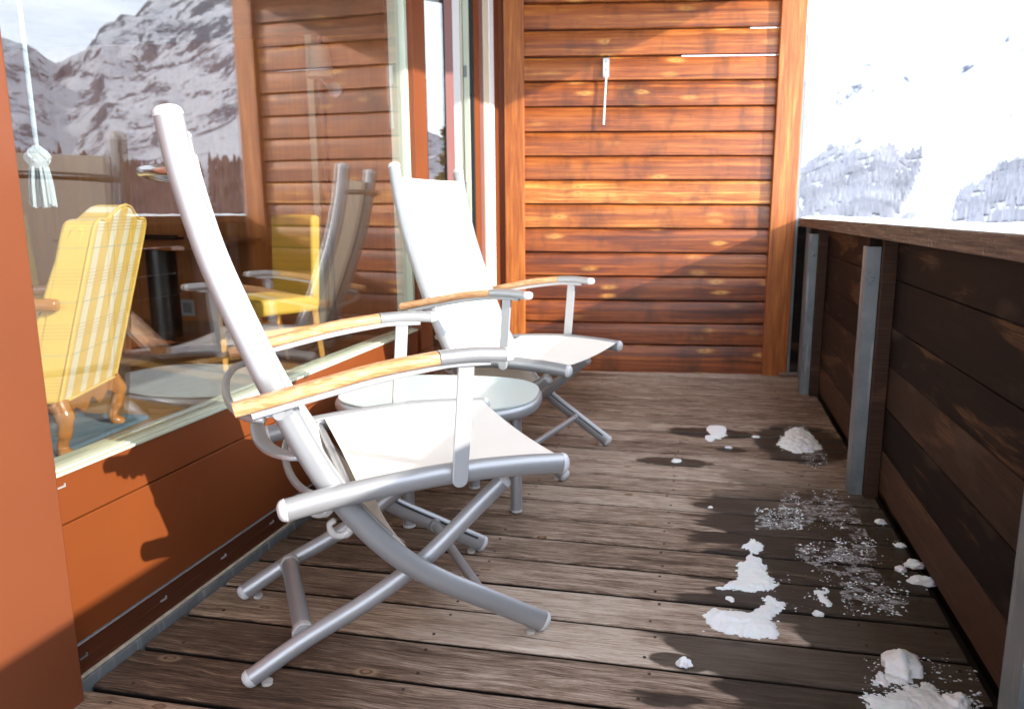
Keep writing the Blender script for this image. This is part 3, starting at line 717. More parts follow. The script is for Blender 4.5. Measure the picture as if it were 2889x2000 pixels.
# ================================================================== THE ROOM BEHIND THE GLASS
XI = WX - .14
m = MB(); m.box(-7.0, XI, -1.4, 6.1, -.06, .008); tag(m.build('room_floor', 'floor_wood'), kind='structure')
rw = empty('room_walls', (-4, 3, 0), 0, label='brown panelled room walls seen dimly through the big window', cat='room wall')
m = MB(); m.box(-3.0, 4 + XI, 3.1, 3.2, -.05, 2.40); m.build('end_wall', 'panel_wood', rw)
m = MB(); m.box(-3.1, -3.0, -4.4, 3.2, -.05, 2.40); m.box(-3.0, -2.6, -4.5, -4.4, -.05, 2.40); m.box(2.0, 4 + XI, -4.5, -4.4, -.05, 2.40); m.box(-2.6, 2.0, -4.5, -4.4, -.05, .3); m.build('side_wall', 'panel_wood', rw)  # near end wall has an unseen opening, added to let light into the room
m = MB(); m.box(-3.1, 4 + XI, -4.5, 3.2, 2.402, 2.43); m.build('ceiling', 'roomwall', rw)
m = MB(); m.box(4 + XI - .05, 4 + XI, 1.62, 3.1, -.05, 2.40); m.build('side_wall', 'panel_wood', rw)
q0, q1 = ony(857, 20, 6.05), ony(873, 20, 6.05)
m = MB(); m.box(q0.x + 4, q1.x + 4 + .01, 3.03, 3.098, .0, 2.40); m.build('corner_trim', 'cream', rw, bevel=.004)
q0, q1 = ony(893, 20, 6.05), ony(898, 20, 6.05)
m = MB(); m.box(q0.x + 4, q1.x + 4, 3.06, 3.098, .0, 2.40); m.build('corner_trim', 'mauve', rw)
q = ony(530, 868, 6.09)
so = empty('wall_socket', (q.x, 6.10, q.z), 0, label='square grey metal wall socket below the table', cat='socket')
m = MB(); m.box(-.068, .068, -.014, -.001, -.075, .075); m.build('plate', 'alu_flat', so, bevel=.006)
m = MB(); m.box(-.042, .042, -.0165, -.0142, -.046, .046); m.build('insert', 'galv', so, bevel=.002)
q = ony(948, 254, 6.09)
la = empty('wall_lamp', (q.x, 6.10, q.z), 0, label='wall lamp with tapered pale shade and round plate, seen through the window', cat='lamp')
m = MB(); m.sweep([(0, -.03, 0), (0, -.001, 0)], .062, .062, (1, 0, 0), 28, dome=.006); m.build('wall_plate', 'alu_flat', la, True)
m = MB(); m.sweep([(0, -.03, 0), (-.03, -.09, .01), (-.085, -.10, .08)], .009, .009, (0, 0, 1), 10); m.sweep([(-.105, -.10, -.07), (-.105, -.10, .11)], .007, .007, (1, 0, 0), 10); m.build('arm', 'alu_flat', la, True)
m = MB(); m.sweep([(-.085, -.10, .08), (-.085, -.10, .33)], [.105, .075], [.105, .075], (1, 0, 0), 26); m.build('lamp_shade', 'shade', la, True)

# rug and armchair
Ra, Rb = onz(410, 1180, .01), onz(120, 1304, .01); dd = (Rb - Ra).normalized(); pp = Vector((-abs(dd.y), abs(dd.x) * -1, 0)); pp = Vector((dd.y, -dd.x, 0)); pp = -pp if pp.x > 0 else pp
m = MB(); m.prism([(Ra.x, Ra.y), (Rb.x, Rb.y), (Rb.x + pp.x * .9, Rb.y + pp.y * .9), (Ra.x + pp.x * .9, Ra.y + pp.y * .9)], 'z', .009, .017)
rug = m.build('rug', 'rug'); tag(rug, 'blue-grey woven rug with darker binding under the striped armchair', 'rug')
m = MB(); m.sweep([Ra + Vector((0, 0, .005)), Rb + Vector((0, 0, .005))], .012, .022, (pp.x, pp.y, 0), 8); m.sweep([Ra + Vector((0, 0, .005)), Ra + pp * .9 + Vector((0, 0, .005))], .012, .022, (dd.x, dd.y, 0), 8); m.build('binding', 'rug_edge', rug, True)

ac = empty('armchair', (-2.60, 2.76, 0), atan2(.34, .94), label='yellow and cream striped armchair with carved honey wood legs, back to the window', cat='armchair')
LEAN = .28
def shear(m, z0=.24):
    m.v = [(x + (z - z0) * LEAN, y, z) for x, y, z in m.v]; return m
half = [(p.x, p.y) for p in cr([(.270, .235, 0), (.270, .45, 0), (.269, .70, 0), (.267, .88, 0), (.258, .942, 0), (.228, .962, 0), (.175, .962, 0), (.12, .982, 0), (.06, 1.010, 0), (.0, 1.020, 0)], 4)]
out_ = half + [(-y, z) for y, z in half[-2::-1]]
m = MB(); m.prism(out_, 'x', -.125, .0); shear(m); m.build('backrest', 'plaid', ac, True, bevel=.016, bseg=3)
m = MB()
for s_ in (-1, 1):
    pts = [(-.03, .245), (-.03, .92), (-.055, .942), (-.09, .932), (-.112, .87), (-.132, .76), (-.142, .67), (-.135, .61), (-.165, .55), (-.225, .42), (-.26, .245)]
    mm = MB(); mm.prism([(x, z) for x, z in pts], 'y', s_ * .2675, s_ * .205); shear(mm); m.add(mm.v, mm.f)
m.build('wing', 'plaid', ac, True, bevel=.014, bseg=3)
m = MB(); m.box(-.60, -.05, -.28, .28, .235, .44); m.build('seat', 'plaid', ac, True, bevel=.03, bseg=3)
pl = MB(); pl.sweep([(.004, .268, .24), (.004, -.268, .24)], .006, .006, (0, 0, 1), 8); pl.sweep([(-.004 + (z - .24) * LEAN, s * 1.0, z) for s, z in out_], .006, .006, (1, 0, 0), 8)
pl.build('piping', simple('yellow_piping', (.74, .50, .13), .8), ac, True)
ap = []
for i in range(33):
    t = -1 + 2 * i / 32; ap.append((t * .24, .185 + .028 * cos(t * pi * 3) * (1 - abs(t)) - .012 * (1 - abs(t)) + (.0 if abs(t) < .85 else -.03 * (abs(t) - .85) / .15)))
m = MB(); m.prism([(-.265, .234), (-.265, .150)] + ap + [(.265, .150), (.265, .234)], 'x', -.030, .002); m.build('apron', 'cherry', ac, True, bevel=.004)
for sx in (0, -1):
    for s_ in (-1, 1):
        bx = -.02 + sx * .53; f_ = 1 if sx == 0 else -1
        m = MB(); m.sweep(cr([(bx, s_ * .25, .234), (bx + .026 * f_, s_ * .262, .175), (bx + .010 * f_, s_ * .252, .10), (bx - .004 * f_, s_ * .246, .05), (bx + .022 * f_, s_ * .262, .014)], 5), [.040] * 2 + [.036] * 4 + [.028] * 5 + [.021] * 6 + [.026] * 4, [.036] * 2 + [.034] * 4 + [.026] * 5 + [.021] * 6 + [.028] * 4, (0, 1, 0), 12, dome=.004)
        m.build('leg', 'cherry', ac, True)
for s_ in (-1, 1):
    m = MB(); m.sweep(cr([(.03, s_ * .288, .635), (-.15, s_ * .305, .645), (-.38, s_ * .315, .632), (-.50, s_ * .30, .600)], 6), .025, .026, (0, 1, 0), 12, 3, dome=.015)
    m.sweep(cr([(-.44, s_ * .305, .61), (-.47, s_ * .30, .50), (-.43, s_ * .28, .40)], 5), .02, .02, (0, 1, 0), 10); m.build('armrest', 'cherry', ac, True)

# dining table, folder, dining chairs
T1 = onz(520, 695, .765); T2 = onz(405, 691, .765)
tb = empty('dining_table', (-4.0, 5.2, 0), 0, label='stained wooden dining table on a black pedestal, inside against the wall', cat='table')
m = MB(); m.prism([(x + 4.0, y - 5.2) for x, y in ((-3.84, 6.09), (T1.x, T1.y), (T1.x - .08, T1.y - .02), (T2.x, T2.y), (-5.3, 5.4), (-5.7, 6.09))], 'z', .735, .765); m.build('tabletop', 'table_wood', tb, bevel=.006)
pc = ray(470, 900); pc = Vector((pc.x / pc.y * 5.05, 5.05))
m = MB(); m.sweep([(pc.x + 4.0, pc.y - 5.2, .05), (pc.x + 4.0, pc.y - 5.2, .733)], .105, .105, (1, 0, 0), 28); m.build('pedestal', 'black', tb, True)
m = MB(); m.sweep([(pc.x + 4.05, pc.y - 5.35, .0085), (pc.x + 4.05, pc.y - 5.35, .05)], [.40, .37], [.40, .37], (1, 0, 0), 40); m.build('foot_plate', 'table_wood', tb, True)
q = onz(452, 672, .775)
m = MB(); m.box(-.20, .16, -.06, .08, .0, .018); m.sweep([(-.15, 0, .026), (.14, .02, .022)], .012, .02, (0, 1, 0), 8); fo = m.build('folder', 'black', None, bevel=.004); fo.location = (q.x, q.y, .7655); tag(fo, 'black folder lying at the near corner of the dining table', 'folder')
def dining(loc, rz, label):
    t = empty('dining_chair', loc, rz, label=label, cat='chair', group='yellow dining chairs')
    m = MB(); m.box(-.22, .22, -.235, .235, .375, .475); m.build('seat', 'yellow', t, True, bevel=.028, bseg=4)
    m = MB(); m.prism([(-.225, .40), (-.17, .40), (-.195, .96), (-.225, .975), (-.262, .96)], 'y', -.225, .225); m.build('backrest', 'yellow', t, True, bevel=.018, bseg=4)
    for sx in (-1, 1):
        for s_ in (-1, 1):
            m = MB(); m.sweep([(sx * .195, s_ * .21, .385), (sx * (.195 if sx > 0 else .245), s_ * .205, .008)], [.022, .016], [.022, .016], (0, 1, 0), 4, 2); m.build('leg', 'pale_wood', t)
    for s_ in (-1, 1):
        m = MB(); m.box(-.21, .19, s_ * .208 - .010, s_ * .208 + .010, .255, .29); m.build('stretcher', 'pale_wood', t)
    return t
fx, fy = -.45, -.89
cx_, cy_ = -2.71 + fy * .235 - fx * .22, 4.20 - fx * .235 - fy * .22
d0 = dining((cx_ * .955, cy_ * .955, 0), atan2(fy, fx), 'yellow upholstered dining chair to the right of the dining table, facing left')
d1 = copy_tree(d0); d1.location = (-4.55, 4.55, 0); d1.rotation_euler.z = radians(75); d1['label'] = 'yellow dining chair half hidden behind the striped armchair'

# tassel on its cord
c1 = onx(103, 415, -1.45)
ts = empty('tassel', (c1.x, c1.y, c1.z), 0, label='pale blue tassel hanging on a twisted cord behind the glass', cat='tassel')
m = MB()
for ph in (0, pi * 2 / 3, pi * 4 / 3):
    m.sweep([(.0028 * cos(z * 420 + ph), .0028 * sin(z * 420 + ph), z) for z in [i * .0032 for i in range(360)]], .0026, .0026, (1, 0, 0), 5)
m.build('cord', 'cord', ts, True)
m = MB(); m.sweep([(0, 0, .004), (0, 0, -.008), (0, 0, -.022), (0, 0, -.036), (0, 0, -.046)], [.006, .018, .0225, .020, .014], [.006, .018, .0225, .020, .014], (1, 0, 0), 18)
for k in range(5):
    for sg in (-1, 1):
        m.sweep([(.0235 * sin(u * pi) * cos(u * 2.2 * sg + k * 1.257), .0235 * sin(u * pi) * sin(u * 2.2 * sg + k * 1.257), .002 - .05 * u) for u in [i / 14 for i in range(1, 14)]], .0032, .0032, (0, 0, 1), 6)
m.build('knot', 'cord', ts, True)
m = MB(); rnd = random.Random(2)
for k in range(46):
    a = rnd.uniform(0, 2 * pi); r0 = .0185 * sqrt(rnd.random()); r1 = r0 * 1.35 + .002; l = .128 + rnd.uniform(-.006, .004)
    m.sweep([(r0 * cos(a), r0 * sin(a), -.042), (r1 * cos(a) * .9, r1 * sin(a) * .9, -.08), (r1 * cos(a), r1 * sin(a), -l)], .0024, .0024, (1, 0, 0), 5)
m.build('fringe', 'cord', ts, True)

# ================================================================== THE DECK CHAIRS
def lerp2(tab, n=7): return cr([(s, 0, z) for s, z in tab], n)
T1C = [(-.069, 1.165), (-.053, 1.06), (-.018, .91), (.032, .762), (.097, .595), (.168, .445), (.245, .328), (.322, .243), (.402, .180), (.500, .118), (.575, .070), (.648, .0245)]
T2C = [(.562, .378), (.505, .331), (.447, .281), (.384, .229), (.319, .188), (.234, .142), (.103, .083), (-.006, .024)]
RLC = [(.082, .416), (.164, .427), (.31, .440), (.45, .446), (.575, .442), (.677, .434)]
def at(path, s):
    for a, b in zip(path, path[1:]):
        if (a.x - s) * (b.x - s) <= 0 and a.x != b.x:
            return a.lerp(b, (s - a.x) / (b.x - a.x))
    return path[0] if abs(path[0].x - s) < abs(path[-1].x - s) else path[-1]
def tube_part(name, mat, path, t, ra, rb, root, caps=True, n=20):
    pts = [Vector((p.x, t, p.z)) for p in path]
    m = MB(); m.sweep(pts, ra, rb, (0, 1, 0), n); o = m.build(name, mat, root, True)
    if caps:
        for e, q in ((0, 1), (-1, -2)):
            d = (pts[e] - pts[q]).normalized(); c = MB(); p0 = pts[e]
            c.sweep([p0 + d * .0004, p0 + d * .004], ra * 1.03, rb * 1.03, (0, 1, 0), n)
            prof = [(1.0, .0045), (.97, .008), (.86, .0125), (.62, .0165), (.3, .0185)]
            c.sweep([p0 + d * b for a, b in prof], [ra * a for a, b in prof], [rb * a for a, b in prof], (0, 1, 0), n); c.build('end_cap', 'cap', o, True)
    return o
def sheet(name, mat, rows, root, th=.0022):
    # rows: list of lists of points -> thin solid cloth
    m = MB(); n = len(rows[0]); nr = len(rows); vs = [p for r in rows for p in r]
    nrm = []
    for i in range(nr):
        for j in range(n):
            a = rows[min(i + 1, nr - 1)][j] - rows[max(i - 1, 0)][j]; b = rows[i][min(j + 1, n - 1)] - rows[i][max(j - 1, 0)]
            nrm.append(a.cross(b).normalized())
    V2 = vs + [p - q * th for p, q in zip(vs, nrm)]; N = nr * n; fs = []
    for i in range(nr - 1):
        for j in range(n - 1):
            a, b, c, d = i * n + j, i * n + j + 1, (i + 1) * n + j + 1, (i + 1) * n + j; fs += [(a, b, c, d), (a + N, d + N, c + N, b + N)]
    rim = [j for j in range(n)] + [i * n + n - 1 for i in range(1, nr)] + [(nr - 1) * n + j for j in range(n - 2, -1, -1)] + [i * n for i in range(nr - 2, 0, -1)]
    for a, b in zip(rim, rim[1:] + rim[:1]): fs.append((a, b, b + N, a + N))
    m.add(V2, fs); return m.build(name, mat, root, True)
def bow(s0, t0, z0, d, e, n=26):
    out = []
    for i in range(n + 1):
        k = -cos(pi * i / n); out.append(Vector((s0 - d * sqrt(max(0, 1 - abs(k) ** 2.3)), t0 * k, z0 + e * (1 - k * k))))
    return out
def make_lounger():
    R = empty('folding_deck_chair', (0, 0, 0), 0, cat='deck chair', group='folding deck chairs of silver tubing with white slings')
    t1, t2, rl = lerp2(T1C), lerp2(T2C), lerp2(RLC)
    for s in (-1, 1):
        o = tube_part('backrest_leg_tube', 'alu', t1, s * .239, .0250, .0175, R)
        tr = MB(); inner = [Vector((t1[i].x, s * .2240, t1[i].z)) + Vector((-(t1[i + 1] - t1[i - 1]).normalized().z, 0, (t1[i + 1] - t1[i - 1]).normalized().x)) * .0135 for i in range(3, len(t1) - 2)]
        tr.sweep([p + Vector((0, -s * .0012, 0)) for p in inner], .0032, .0014, (0, 1, 0), 6); tr.build('slot', 'track', o)
        tr = MB(); T = [(t1[min(i + 1, len(t1) - 1)] - t1[max(i - 1, 0)]).normalized() for i in range(len(t1))]
        tr.sweep([Vector((p.x, s * .2285, p.z)) + Vector((-T[i].z, 0, T[i].x)) * -(-.0215) for i, p in enumerate(t1) if 3 <= i < 46], .0065, .0085, (0, 1, 0), 8, 4); tr.build('sling_channel', 'alu_flat', o, True)
        o2 = tube_part('rear_leg_tube', 'alu', t2, s * .203, .0205, .0175, R)
        o3 = tube_part('seat_rail', 'alu', rl, s * .283, .0235, .0195, R)
        tr = MB(); tr.sweep([Vector((p.x, s * .2665, p.z + .0155)) for p in rl if p.x > .10], .003, .0045, (0, 1, 0), 8, 4); tr.build('sling_channel', 'alu_flat', o3, True)
        # clear foot pads
        for o_, p in ((o, t1[-1]), (o2, t2[-1])):
            c = MB(); sx = p.x - (.030 if o_ is o else -.030); tt = s * (.239 if o_ is o else .203)
            c.sweep([(sx, tt, .0012), (sx, tt, .0085)], .012, .012, (1, 0, 0), 14); c.build('foot_pad', 'clear', o_, True)
        # armrest: teak bow, metal front, flat support, post
        arm = cr([(.0, s * .313, .636), (.08, s * .313, .6525), (.162, s * .313, .670), (.27, s * .313, .6915), (.388, s * .313, .7055)], 8)
        m = MB(); m.sweep(arm, .0135, .0215, (0, 1, 0), 20, 3.0); a = m.build('armrest', 'teak', R, True, bevel=.0)
        m = MB(); m.sweep(cr([(.3895, s * .313, .7055), (.46, s * .313, .7075), (.530, s * .313, .7025)], 6), .0142, .0222, (0, 1, 0), 20, 2.8); b = m.build('metal_front', 'alu', a, True)
        m = MB(); d = Vector((.07, 0, -.005)).normalized(); p0 = Vector((.5305, s * .313, .7025)); prof = [(1.05, 0), (1.05, .004), (1.0, .010), (.85, .0165), (.5, .0205), (.25, .0215)]
        m.sweep([p0 + d * b_ for a_, b_ in prof], [.0142 * a_ for a_, b_ in prof], [.0222 * a_ for a_, b_ in prof], (0, 1, 0), 20, 2.8); m.build('end_cap', 'cap', b, True)
        m = MB(); m.sweep(cr([(.030, s * .309, .6215), (.162, s * .309, .650), (.27, s * .309, .6715), (.380, s * .309, .6870), (.42, s * .309, .6905), (.50, s * .309, .6895)], 5), .0075, .011, (0, 1, 0), 12, 5); m.build('support_bar', 'alu_flat', a, True)
        q = at(t1, .080); m = MB(); m.box(.055, .105, min(s * .250, s * .300), max(s * .250, s * .300), .612, .628); m.sweep([(.078, s * .236, .618), (.078, s * .310, .618)], .011, .011, (1, 0, 0), 14); m.build('bracket', 'alu', a, True)
        # post: flat bar with rounded foot
        m = MB(); top, bot = Vector((.450, 0, .694)), Vector((.4300, 0, .4385)); ax = (bot - top).normalized(); pn = Vector((-ax.z, 0, ax.x)); hw = .0172
        poly = [top + pn * hw, top - pn * hw] + [bot + (-pn * cos(pi * k / 10) + ax * sin(pi * k / 10)) * hw for k in range(11)]
        m.prism([(p.x, p.z) for p in poly], 'y', s * .3035, s * .3135); m.build('arm_post', 'alu_flat', R, False, bevel=.0018)
        # bolts
        m = MB(); q = at(t1, .30); m.sweep([(q.x, s * .2225, q.z), (q.x, s * .2145, q.z)], .0085, .0085, (1, 0, 0), 14, dome=.003); m.build('bolt', 'chrome', o, True)
        m = MB(); m.sweep([(.20, s * .2640, .434), (.20, s * .2565, .434)], .0085, .0085, (1, 0, 0), 14, dome=.003); m.build('bolt', 'chrome', o3, True)
        # milky plastic adjustment hooks under the backrest tube
        for (hs, hz) in ((.172, .388), (.212, .334)):
            m = MB(); cpt = cr([(hs + .012, s * .222, hz + .010), (hs - .012, s * .222, hz - .014), (hs - .036, s * .222, hz - .010), (hs - .044, s * .222, hz + .012), (hs - .034, s * .222, hz + .020)], 6)
            m.sweep(cpt, [.011] * 7 + [.008] * 9 + [.0065] * 9, .008, (0, 1, 0), 12, dome=.004); m.build('adjustment_hook', 'clear', o, True)
    # crossbars
    m = MB(); m.sweep([(.105, -.192, .090), (.105, .192, .090)], .0205, .0205, (0, 0, 1), 20); x = m.build('rear_crossbar', 'alu', R, True)
    for s in (-1, 1):
        c = MB(); c.sweep([(.105, s * .172, .090), (.105, s * .186, .090)], .0245, .0245, (0, 0, 1), 20); c.build('collar', 'clear', x, True)
    q = at(t1, .505); m = MB(); m.sweep([(q.x, -.228, q.z), (q.x, .228, q.z)], .0125, .0125, (0, 0, 1), 18); x = m.build('front_crossbar', 'alu', R, True)
    for s in (-1, 1):
        c = MB(); c.sweep([(q.x, s * .204, q.z), (q.x, s * .222, q.z)], .017, .017, (0, 0, 1), 20); c.build('collar', 'alu', x, True)
    m = MB(); m.sweep([(.21, -.27, .428), (.21, .27, .428)], .0095, .0095, (0, 0, 1), 14); m.build('seat_crossbar', 'alu', R, True)
    m = MB(); m.sweep(bow(-.056, .226, 1.070, .080, .004), .0095, .0095, (0, 0, 1), 14); m.build('back_bow', 'chrome', R, True)
    m = MB(); m.sweep(bow(.050, .300, .610, .063, .0), .0085, .0085, (0, 0, 1), 14); m.build('arm_bow', 'alu', R, True)
    m = MB(); m.sweep(bow(.125, .226, .505, .078, .0), .0165, .0075, (0, 0, 1), 14, 3); m.build('lumbar_bow', 'alu', R, True)
    m = MB(); m.sweep(bow(.165, .262, .424, .062, -.004), .0085, .0085, (0, 0, 1), 14); m.build('seat_bow', 'alu', R, True)
    # slings
    rows = []; k0 = [i for i, p in enumerate(t1) if p.z <= 1.128][0]; k1 = [i for i, p in enumerate(t1) if p.z <= .255][0]
    for i in range(k0, k1 + 1):
        p = t1[i]; T = (t1[i + 1] - t1[i - 1]).normalized(); Nf = Vector((-T.z, 0, T.x))  # towards the sitter
        if Nf.x < 0: Nf = -Nf
        r = []
        for j in range(13):
            u = -1 + 2 * j / 12; sag = .012 * (1 - u * u)
            r.append(Vector((p.x, u * .2235, p.z)) + Nf * (.0235 - sag))
        rows.append(r)
    b = sheet('back_sling', 'sling', rows, R)
    hm = MB()
    for s in (-1, 1): hm.sweep([r[0 if s < 0 else -1] + Vector((.002, -s * .016, .001)) for r in rows], .0009, .0012, (0, 1, 0), 5)
    hm.sweep([p + (rows[3][6] - rows[0][6]).normalized() * .018 + Vector((.0025, 0, 0)) for p in rows[0][1:-1]], .0008, .0010, (1, 0, 0), 5); hm.build('seam', simple('sling_seam', (.40, .38, .35), .8), b)
    rows = []
    for i in range(25):
        s_ = .222 + (.672 - .222) * i / 24; q = at(rl, s_); r = []
        for j in range(13):
            u = -1 + 2 * j / 12; r.append(Vector((s_ + .006 * (1 - u * u) * (1 if i == 0 else 0) , u * .2665, q.z + .0165 - .010 * (1 - u * u))))
        rows.append(r)
    sheet('seat_sling', 'sling', rows, R)
    return R
c1_ = make_lounger(); c1_.location = (-1.0292, 1.4804, 0); c1_.rotation_euler.z = radians(34.81)
c1_['label'] = 'nearest silver tube folding deck chair with white sling and teak arms, in the foreground'
c2_ = copy_tree(c1_); c2_.location = (-1.0831, 3.0574, 0); c2_.rotation_euler.z = radians(-12.27)
c2_['label'] = 'farther silver and white folding deck chair, behind the low glass table'

# ---- low side table
tc_ = Vector((-.858, 2.352)); ta = radians(6)
tab = empty('side_table', (tc_.x, tc_.y, 0), ta, label='low side table with frosted glass oval top in a silver tube rim, between the chairs', cat='side table')
def sup(a, b, ex, n=72):
    out = []
    for k in range(n):
        t = 2 * pi * k / n; c, s = cos(t), sin(t)
        out.append((a * math.copysign(abs(c) ** (2 / ex), c), b * math.copysign(abs(s) ** (2 / ex), s)))
    return out
m = MB(); m.sweep([(x, y, .383) for x, y in sup(.318, .240, 2.7)], .0195, .0215, (0, 0, 1), 16, closed=True); m.build('rim', 'alu', tab, True)
m = MB(); m.prism(sup(.326, .247, 2.7), 'z', .4035, .4095); m.build('glass_top', 'frost', tab, False, bevel=.0015)
for lx, ly in ((.255, -.022), (-.07, -.178), (-.255, .03), (.07, .185)):
    m = MB(); m.sweep([(lx, ly, .012), (lx, ly, .372)], .0195, .0195, (1, 0, 0), 20); lg = m.build('leg', 'alu', tab, True)
    m = MB(); m.sweep([(lx, ly, .004), (lx, ly, .0117)], .020, .020, (1, 0, 0), 20, dome=.0025); m.build('foot_cap', 'cap', lg, True)

# ================================================================== SNOW ON THE DECK
def dk3(tx, ty): return onz(1700 + tx * .5641, 1100 + ty * .5641)
def inside(p, poly):
    c = False; n = len(poly); j = n - 1
    for i in range(n):
        if (poly[i][1] > p[1]) != (poly[j][1] > p[1]) and p[0] < (poly[j][0] - poly[i][0]) * (p[1] - poly[i][1]) / (poly[j][1] - poly[i][1]) + poly[i][0]: c = not c
        j = i
    return c
def edge_d(p, poly):
    b = 9
    for i in range(len(poly)):
        a0, a1 = Vector(poly[i]), Vector(poly[(i + 1) % len(poly)]); d = a1 - a0; t = max(0, min(1, (Vector(p) - a0).dot(d) / max(d.length_squared, 1e-9)))
        b = min(b, (Vector(p) - a0 - d * t).length)
    return b
def patch(name, tpoly, hmax, label, seed, step=.0032, slope=1.3, rag=.010, mat='snow', cat='snow', grp='patches of old snow on the deck', porous=0):
    poly = [tuple(dk3(*p)[:2]) for p in tpoly]; xs = [p[0] for p in poly]; ysn = [p[1] for p in poly]
    x0, x1, y0, y1 = min(xs) - .02, max(xs) + .02, min(ysn) - .03, max(ysn) + .03
    nx, ny = int((x1 - x0) / step) + 1, int((y1 - y0) / step) + 1; H = {}
    for i in range(nx):
        for j in range(ny):
            x, y = x0 + i * step, y0 + j * step
            e = edge_d((x, y), poly) * (1 if inside((x, y), poly) else -1)
            e += rag * (noise.fractal(Vector((x * 55 + seed, y * 40, seed)), .8, 2.1, 4))
            if porous: e -= porous * max(0, noise.fractal(Vector((x * 90, y * 70 + seed, 3)), .7, 2.2, 4) + .1)
            if e > 0: H[(i, j)] = .0015 + hmax * (1 - math.exp(-e * slope * 22 * .02 / max(hmax, .004))) * (.78 + .35 * noise.fractal(Vector((x * 32, y * 32, seed)), .8, 2, 4))
    m = MB(); idx = {}
    def vid(i, j):
        if (i, j) not in idx:
            x, y = x0 + i * step, y0 + j * step; h = H.get((i, j), -.001)
            idx[(i, j)] = len(m.v); jx = noise.noise(Vector((x * 300, y * 300, 1))) * step * .4
            m.v.append((x - tcx + jx, y - tcy + jx, h)); m.off.append(0); m.tone.append(.5)
        return idx[(i, j)]
    tcx, tcy = sum(xs) / len(xs), sum(ysn) / len(ysn)
    for i in range(nx - 1):
        for j in range(ny - 1):
            if any(q in H for q in ((i, j), (i + 1, j), (i, j + 1), (i + 1, j + 1))): m.f.append((vid(i, j), vid(i + 1, j), vid(i + 1, j + 1), vid(i, j + 1)))
    o = m.build(name, mat, None, True); o.location = (tcx, tcy, .0008); return tag(o, label, cat, grp)
patch('snow_patch', [(505, 1130), (560, 1098), (640, 1105), (740, 1112), (800, 1082), (830, 1052), (870, 1072), (862, 1120), (850, 1150), (870, 1190), (890, 1225), (850, 1240), (740, 1235), (640, 1220), (570, 1205), (530, 1165)], .020, 'largest thick white snow patch, boot shaped, in the middle of the deck', 1)
patch('snow_patch', [(700, 850), (750, 830), (790, 845), (815, 880), (830, 930), (882, 975), (840, 1000), (740, 1010), (660, 1000), (572, 992), (620, 965), (690, 950), (668, 905)], .010, 'ragged narrow snow patch just beyond the largest one', 2, rag=.013, porous=.010)
patch('snow_patch', [(703, 780), (755, 745), (802, 775), (797, 807), (740, 817)], .007, 'small fuzzy snow patch beyond the ragged narrow one', 3, rag=.012, porous=.012)
patch('snow_patch', [(1290, 1515), (1400, 1535), (1500, 1500), (1560, 1475), (1640, 1465), (1700, 1525), (1820, 1545), (1870, 1600), (1840, 1650), (1560, 1650), (1330, 1590)], .012, 'broad crumbly snow patch at the bottom right corner of the deck', 4, rag=.016, porous=.014)
patch('snow_patch', [(1350, 1440), (1400, 1415), (1480, 1430), (1530, 1425), (1530, 1465), (1440, 1480), (1360, 1475)], .006, 'thin lacy snow patch just below the big snow lump', 5, rag=.014, porous=.016)
patch('snow_patch', [(518, 195), (540, 180), (600, 180), (622, 200), (612, 228), (585, 245), (555, 240), (545, 257), (518, 250), (515, 232), (545, 225)], .010, 'small white notched snow patch left of the melting mound', 6, step=.006)
patch('snow_patch', [(872, 275), (925, 205), (960, 190), (1000, 190), (1040, 220), (1100, 292), (1055, 310), (1000, 318), (940, 312)], .030, 'fuzzy triangular mound of melting snow near the steel post', 7, step=.006, rag=.022, porous=.012)
patch('snow_patch', [(345, 352), (362, 345), (388, 350), (388, 360), (355, 364)], .006, 'tiny oval snow spot on a damp stain, left of the others', 8)
patch('snow_patch', [(610, 1035), (640, 1030), (665, 1055), (640, 1062), (615, 1058)], .005, 'little snow scrap between the two large patches', 9, porous=.006)
patch('snow_patch', [(800, 1040), (830, 1026), (872, 1048), (905, 1070), (905, 1100), (880, 1110), (860, 1075)], .007, 'crumbly snow tongue at the tip of the largest patch', 10, porous=.010, rag=.012)
patch('snow_patch', [(1065, 1010), (1110, 985), (1125, 1010), (1118, 1040), (1152, 1060), (1140, 1085), (1095, 1065), (1068, 1035)], .006, 'broken snow scrap right of the largest patch', 11, porous=.012, rag=.012)
def lump(c, r, sq, label, seed, n=3):
    bm = bmesh.new(); bmesh.ops.create_icosphere(bm, subdivisions=n + 1, radius=1)
    for v in bm.verts:
        p = v.co.copy(); k = 1 + .42 * noise.noise(p * 1.5 + Vector((seed, 0, 0))) + .16 * noise.noise(p * 4 + Vector((seed, 2, 0))) + .06 * noise.noise(p * 11)
        v.co = Vector((p.x * r[0] * k, p.y * r[1] * k, max(-.25 * sq, p.z * sq * k)))
    me = bpy.data.meshes.new('snow_lump'); bm.to_mesh(me); bm.free(); me.materials.append(M['snow']); me.polygons.foreach_set('use_smooth', [True] * len(me.polygons))
    o = bpy.data.objects.new('snow_lump', me); COL.objects.link(o); o.location = (c.x, c.y, .2 * sq); return tag(o, label, 'snow', 'loose snow lumps on the deck')
lump(dk3(1487, 1392), (.042, .040), .030, 'largest rounded snow lump, near the bottom right of the deck', 1)
lump(dk3(408, 1372), (.016, .014), .013, 'small snow ball alone on the dry boards at the bottom', 2)
lump(dk3(1775, 1578), (.025, .022), .020, 'rounded snow lump at the bottom right, on the broad patch', 3)
lump(dk3(1558, 880), (.026, .020), .014, 'flat snow lump by the balustrade foot, upper of two', 4)
lump(dk3(1600, 960), (.036, .022), .013, 'long snow lump by the balustrade foot, lower of two', 5)
lump(dk3(1490, 900), (.016, .013), .010, 'small snow lump left of the two by the balustrade foot', 6)
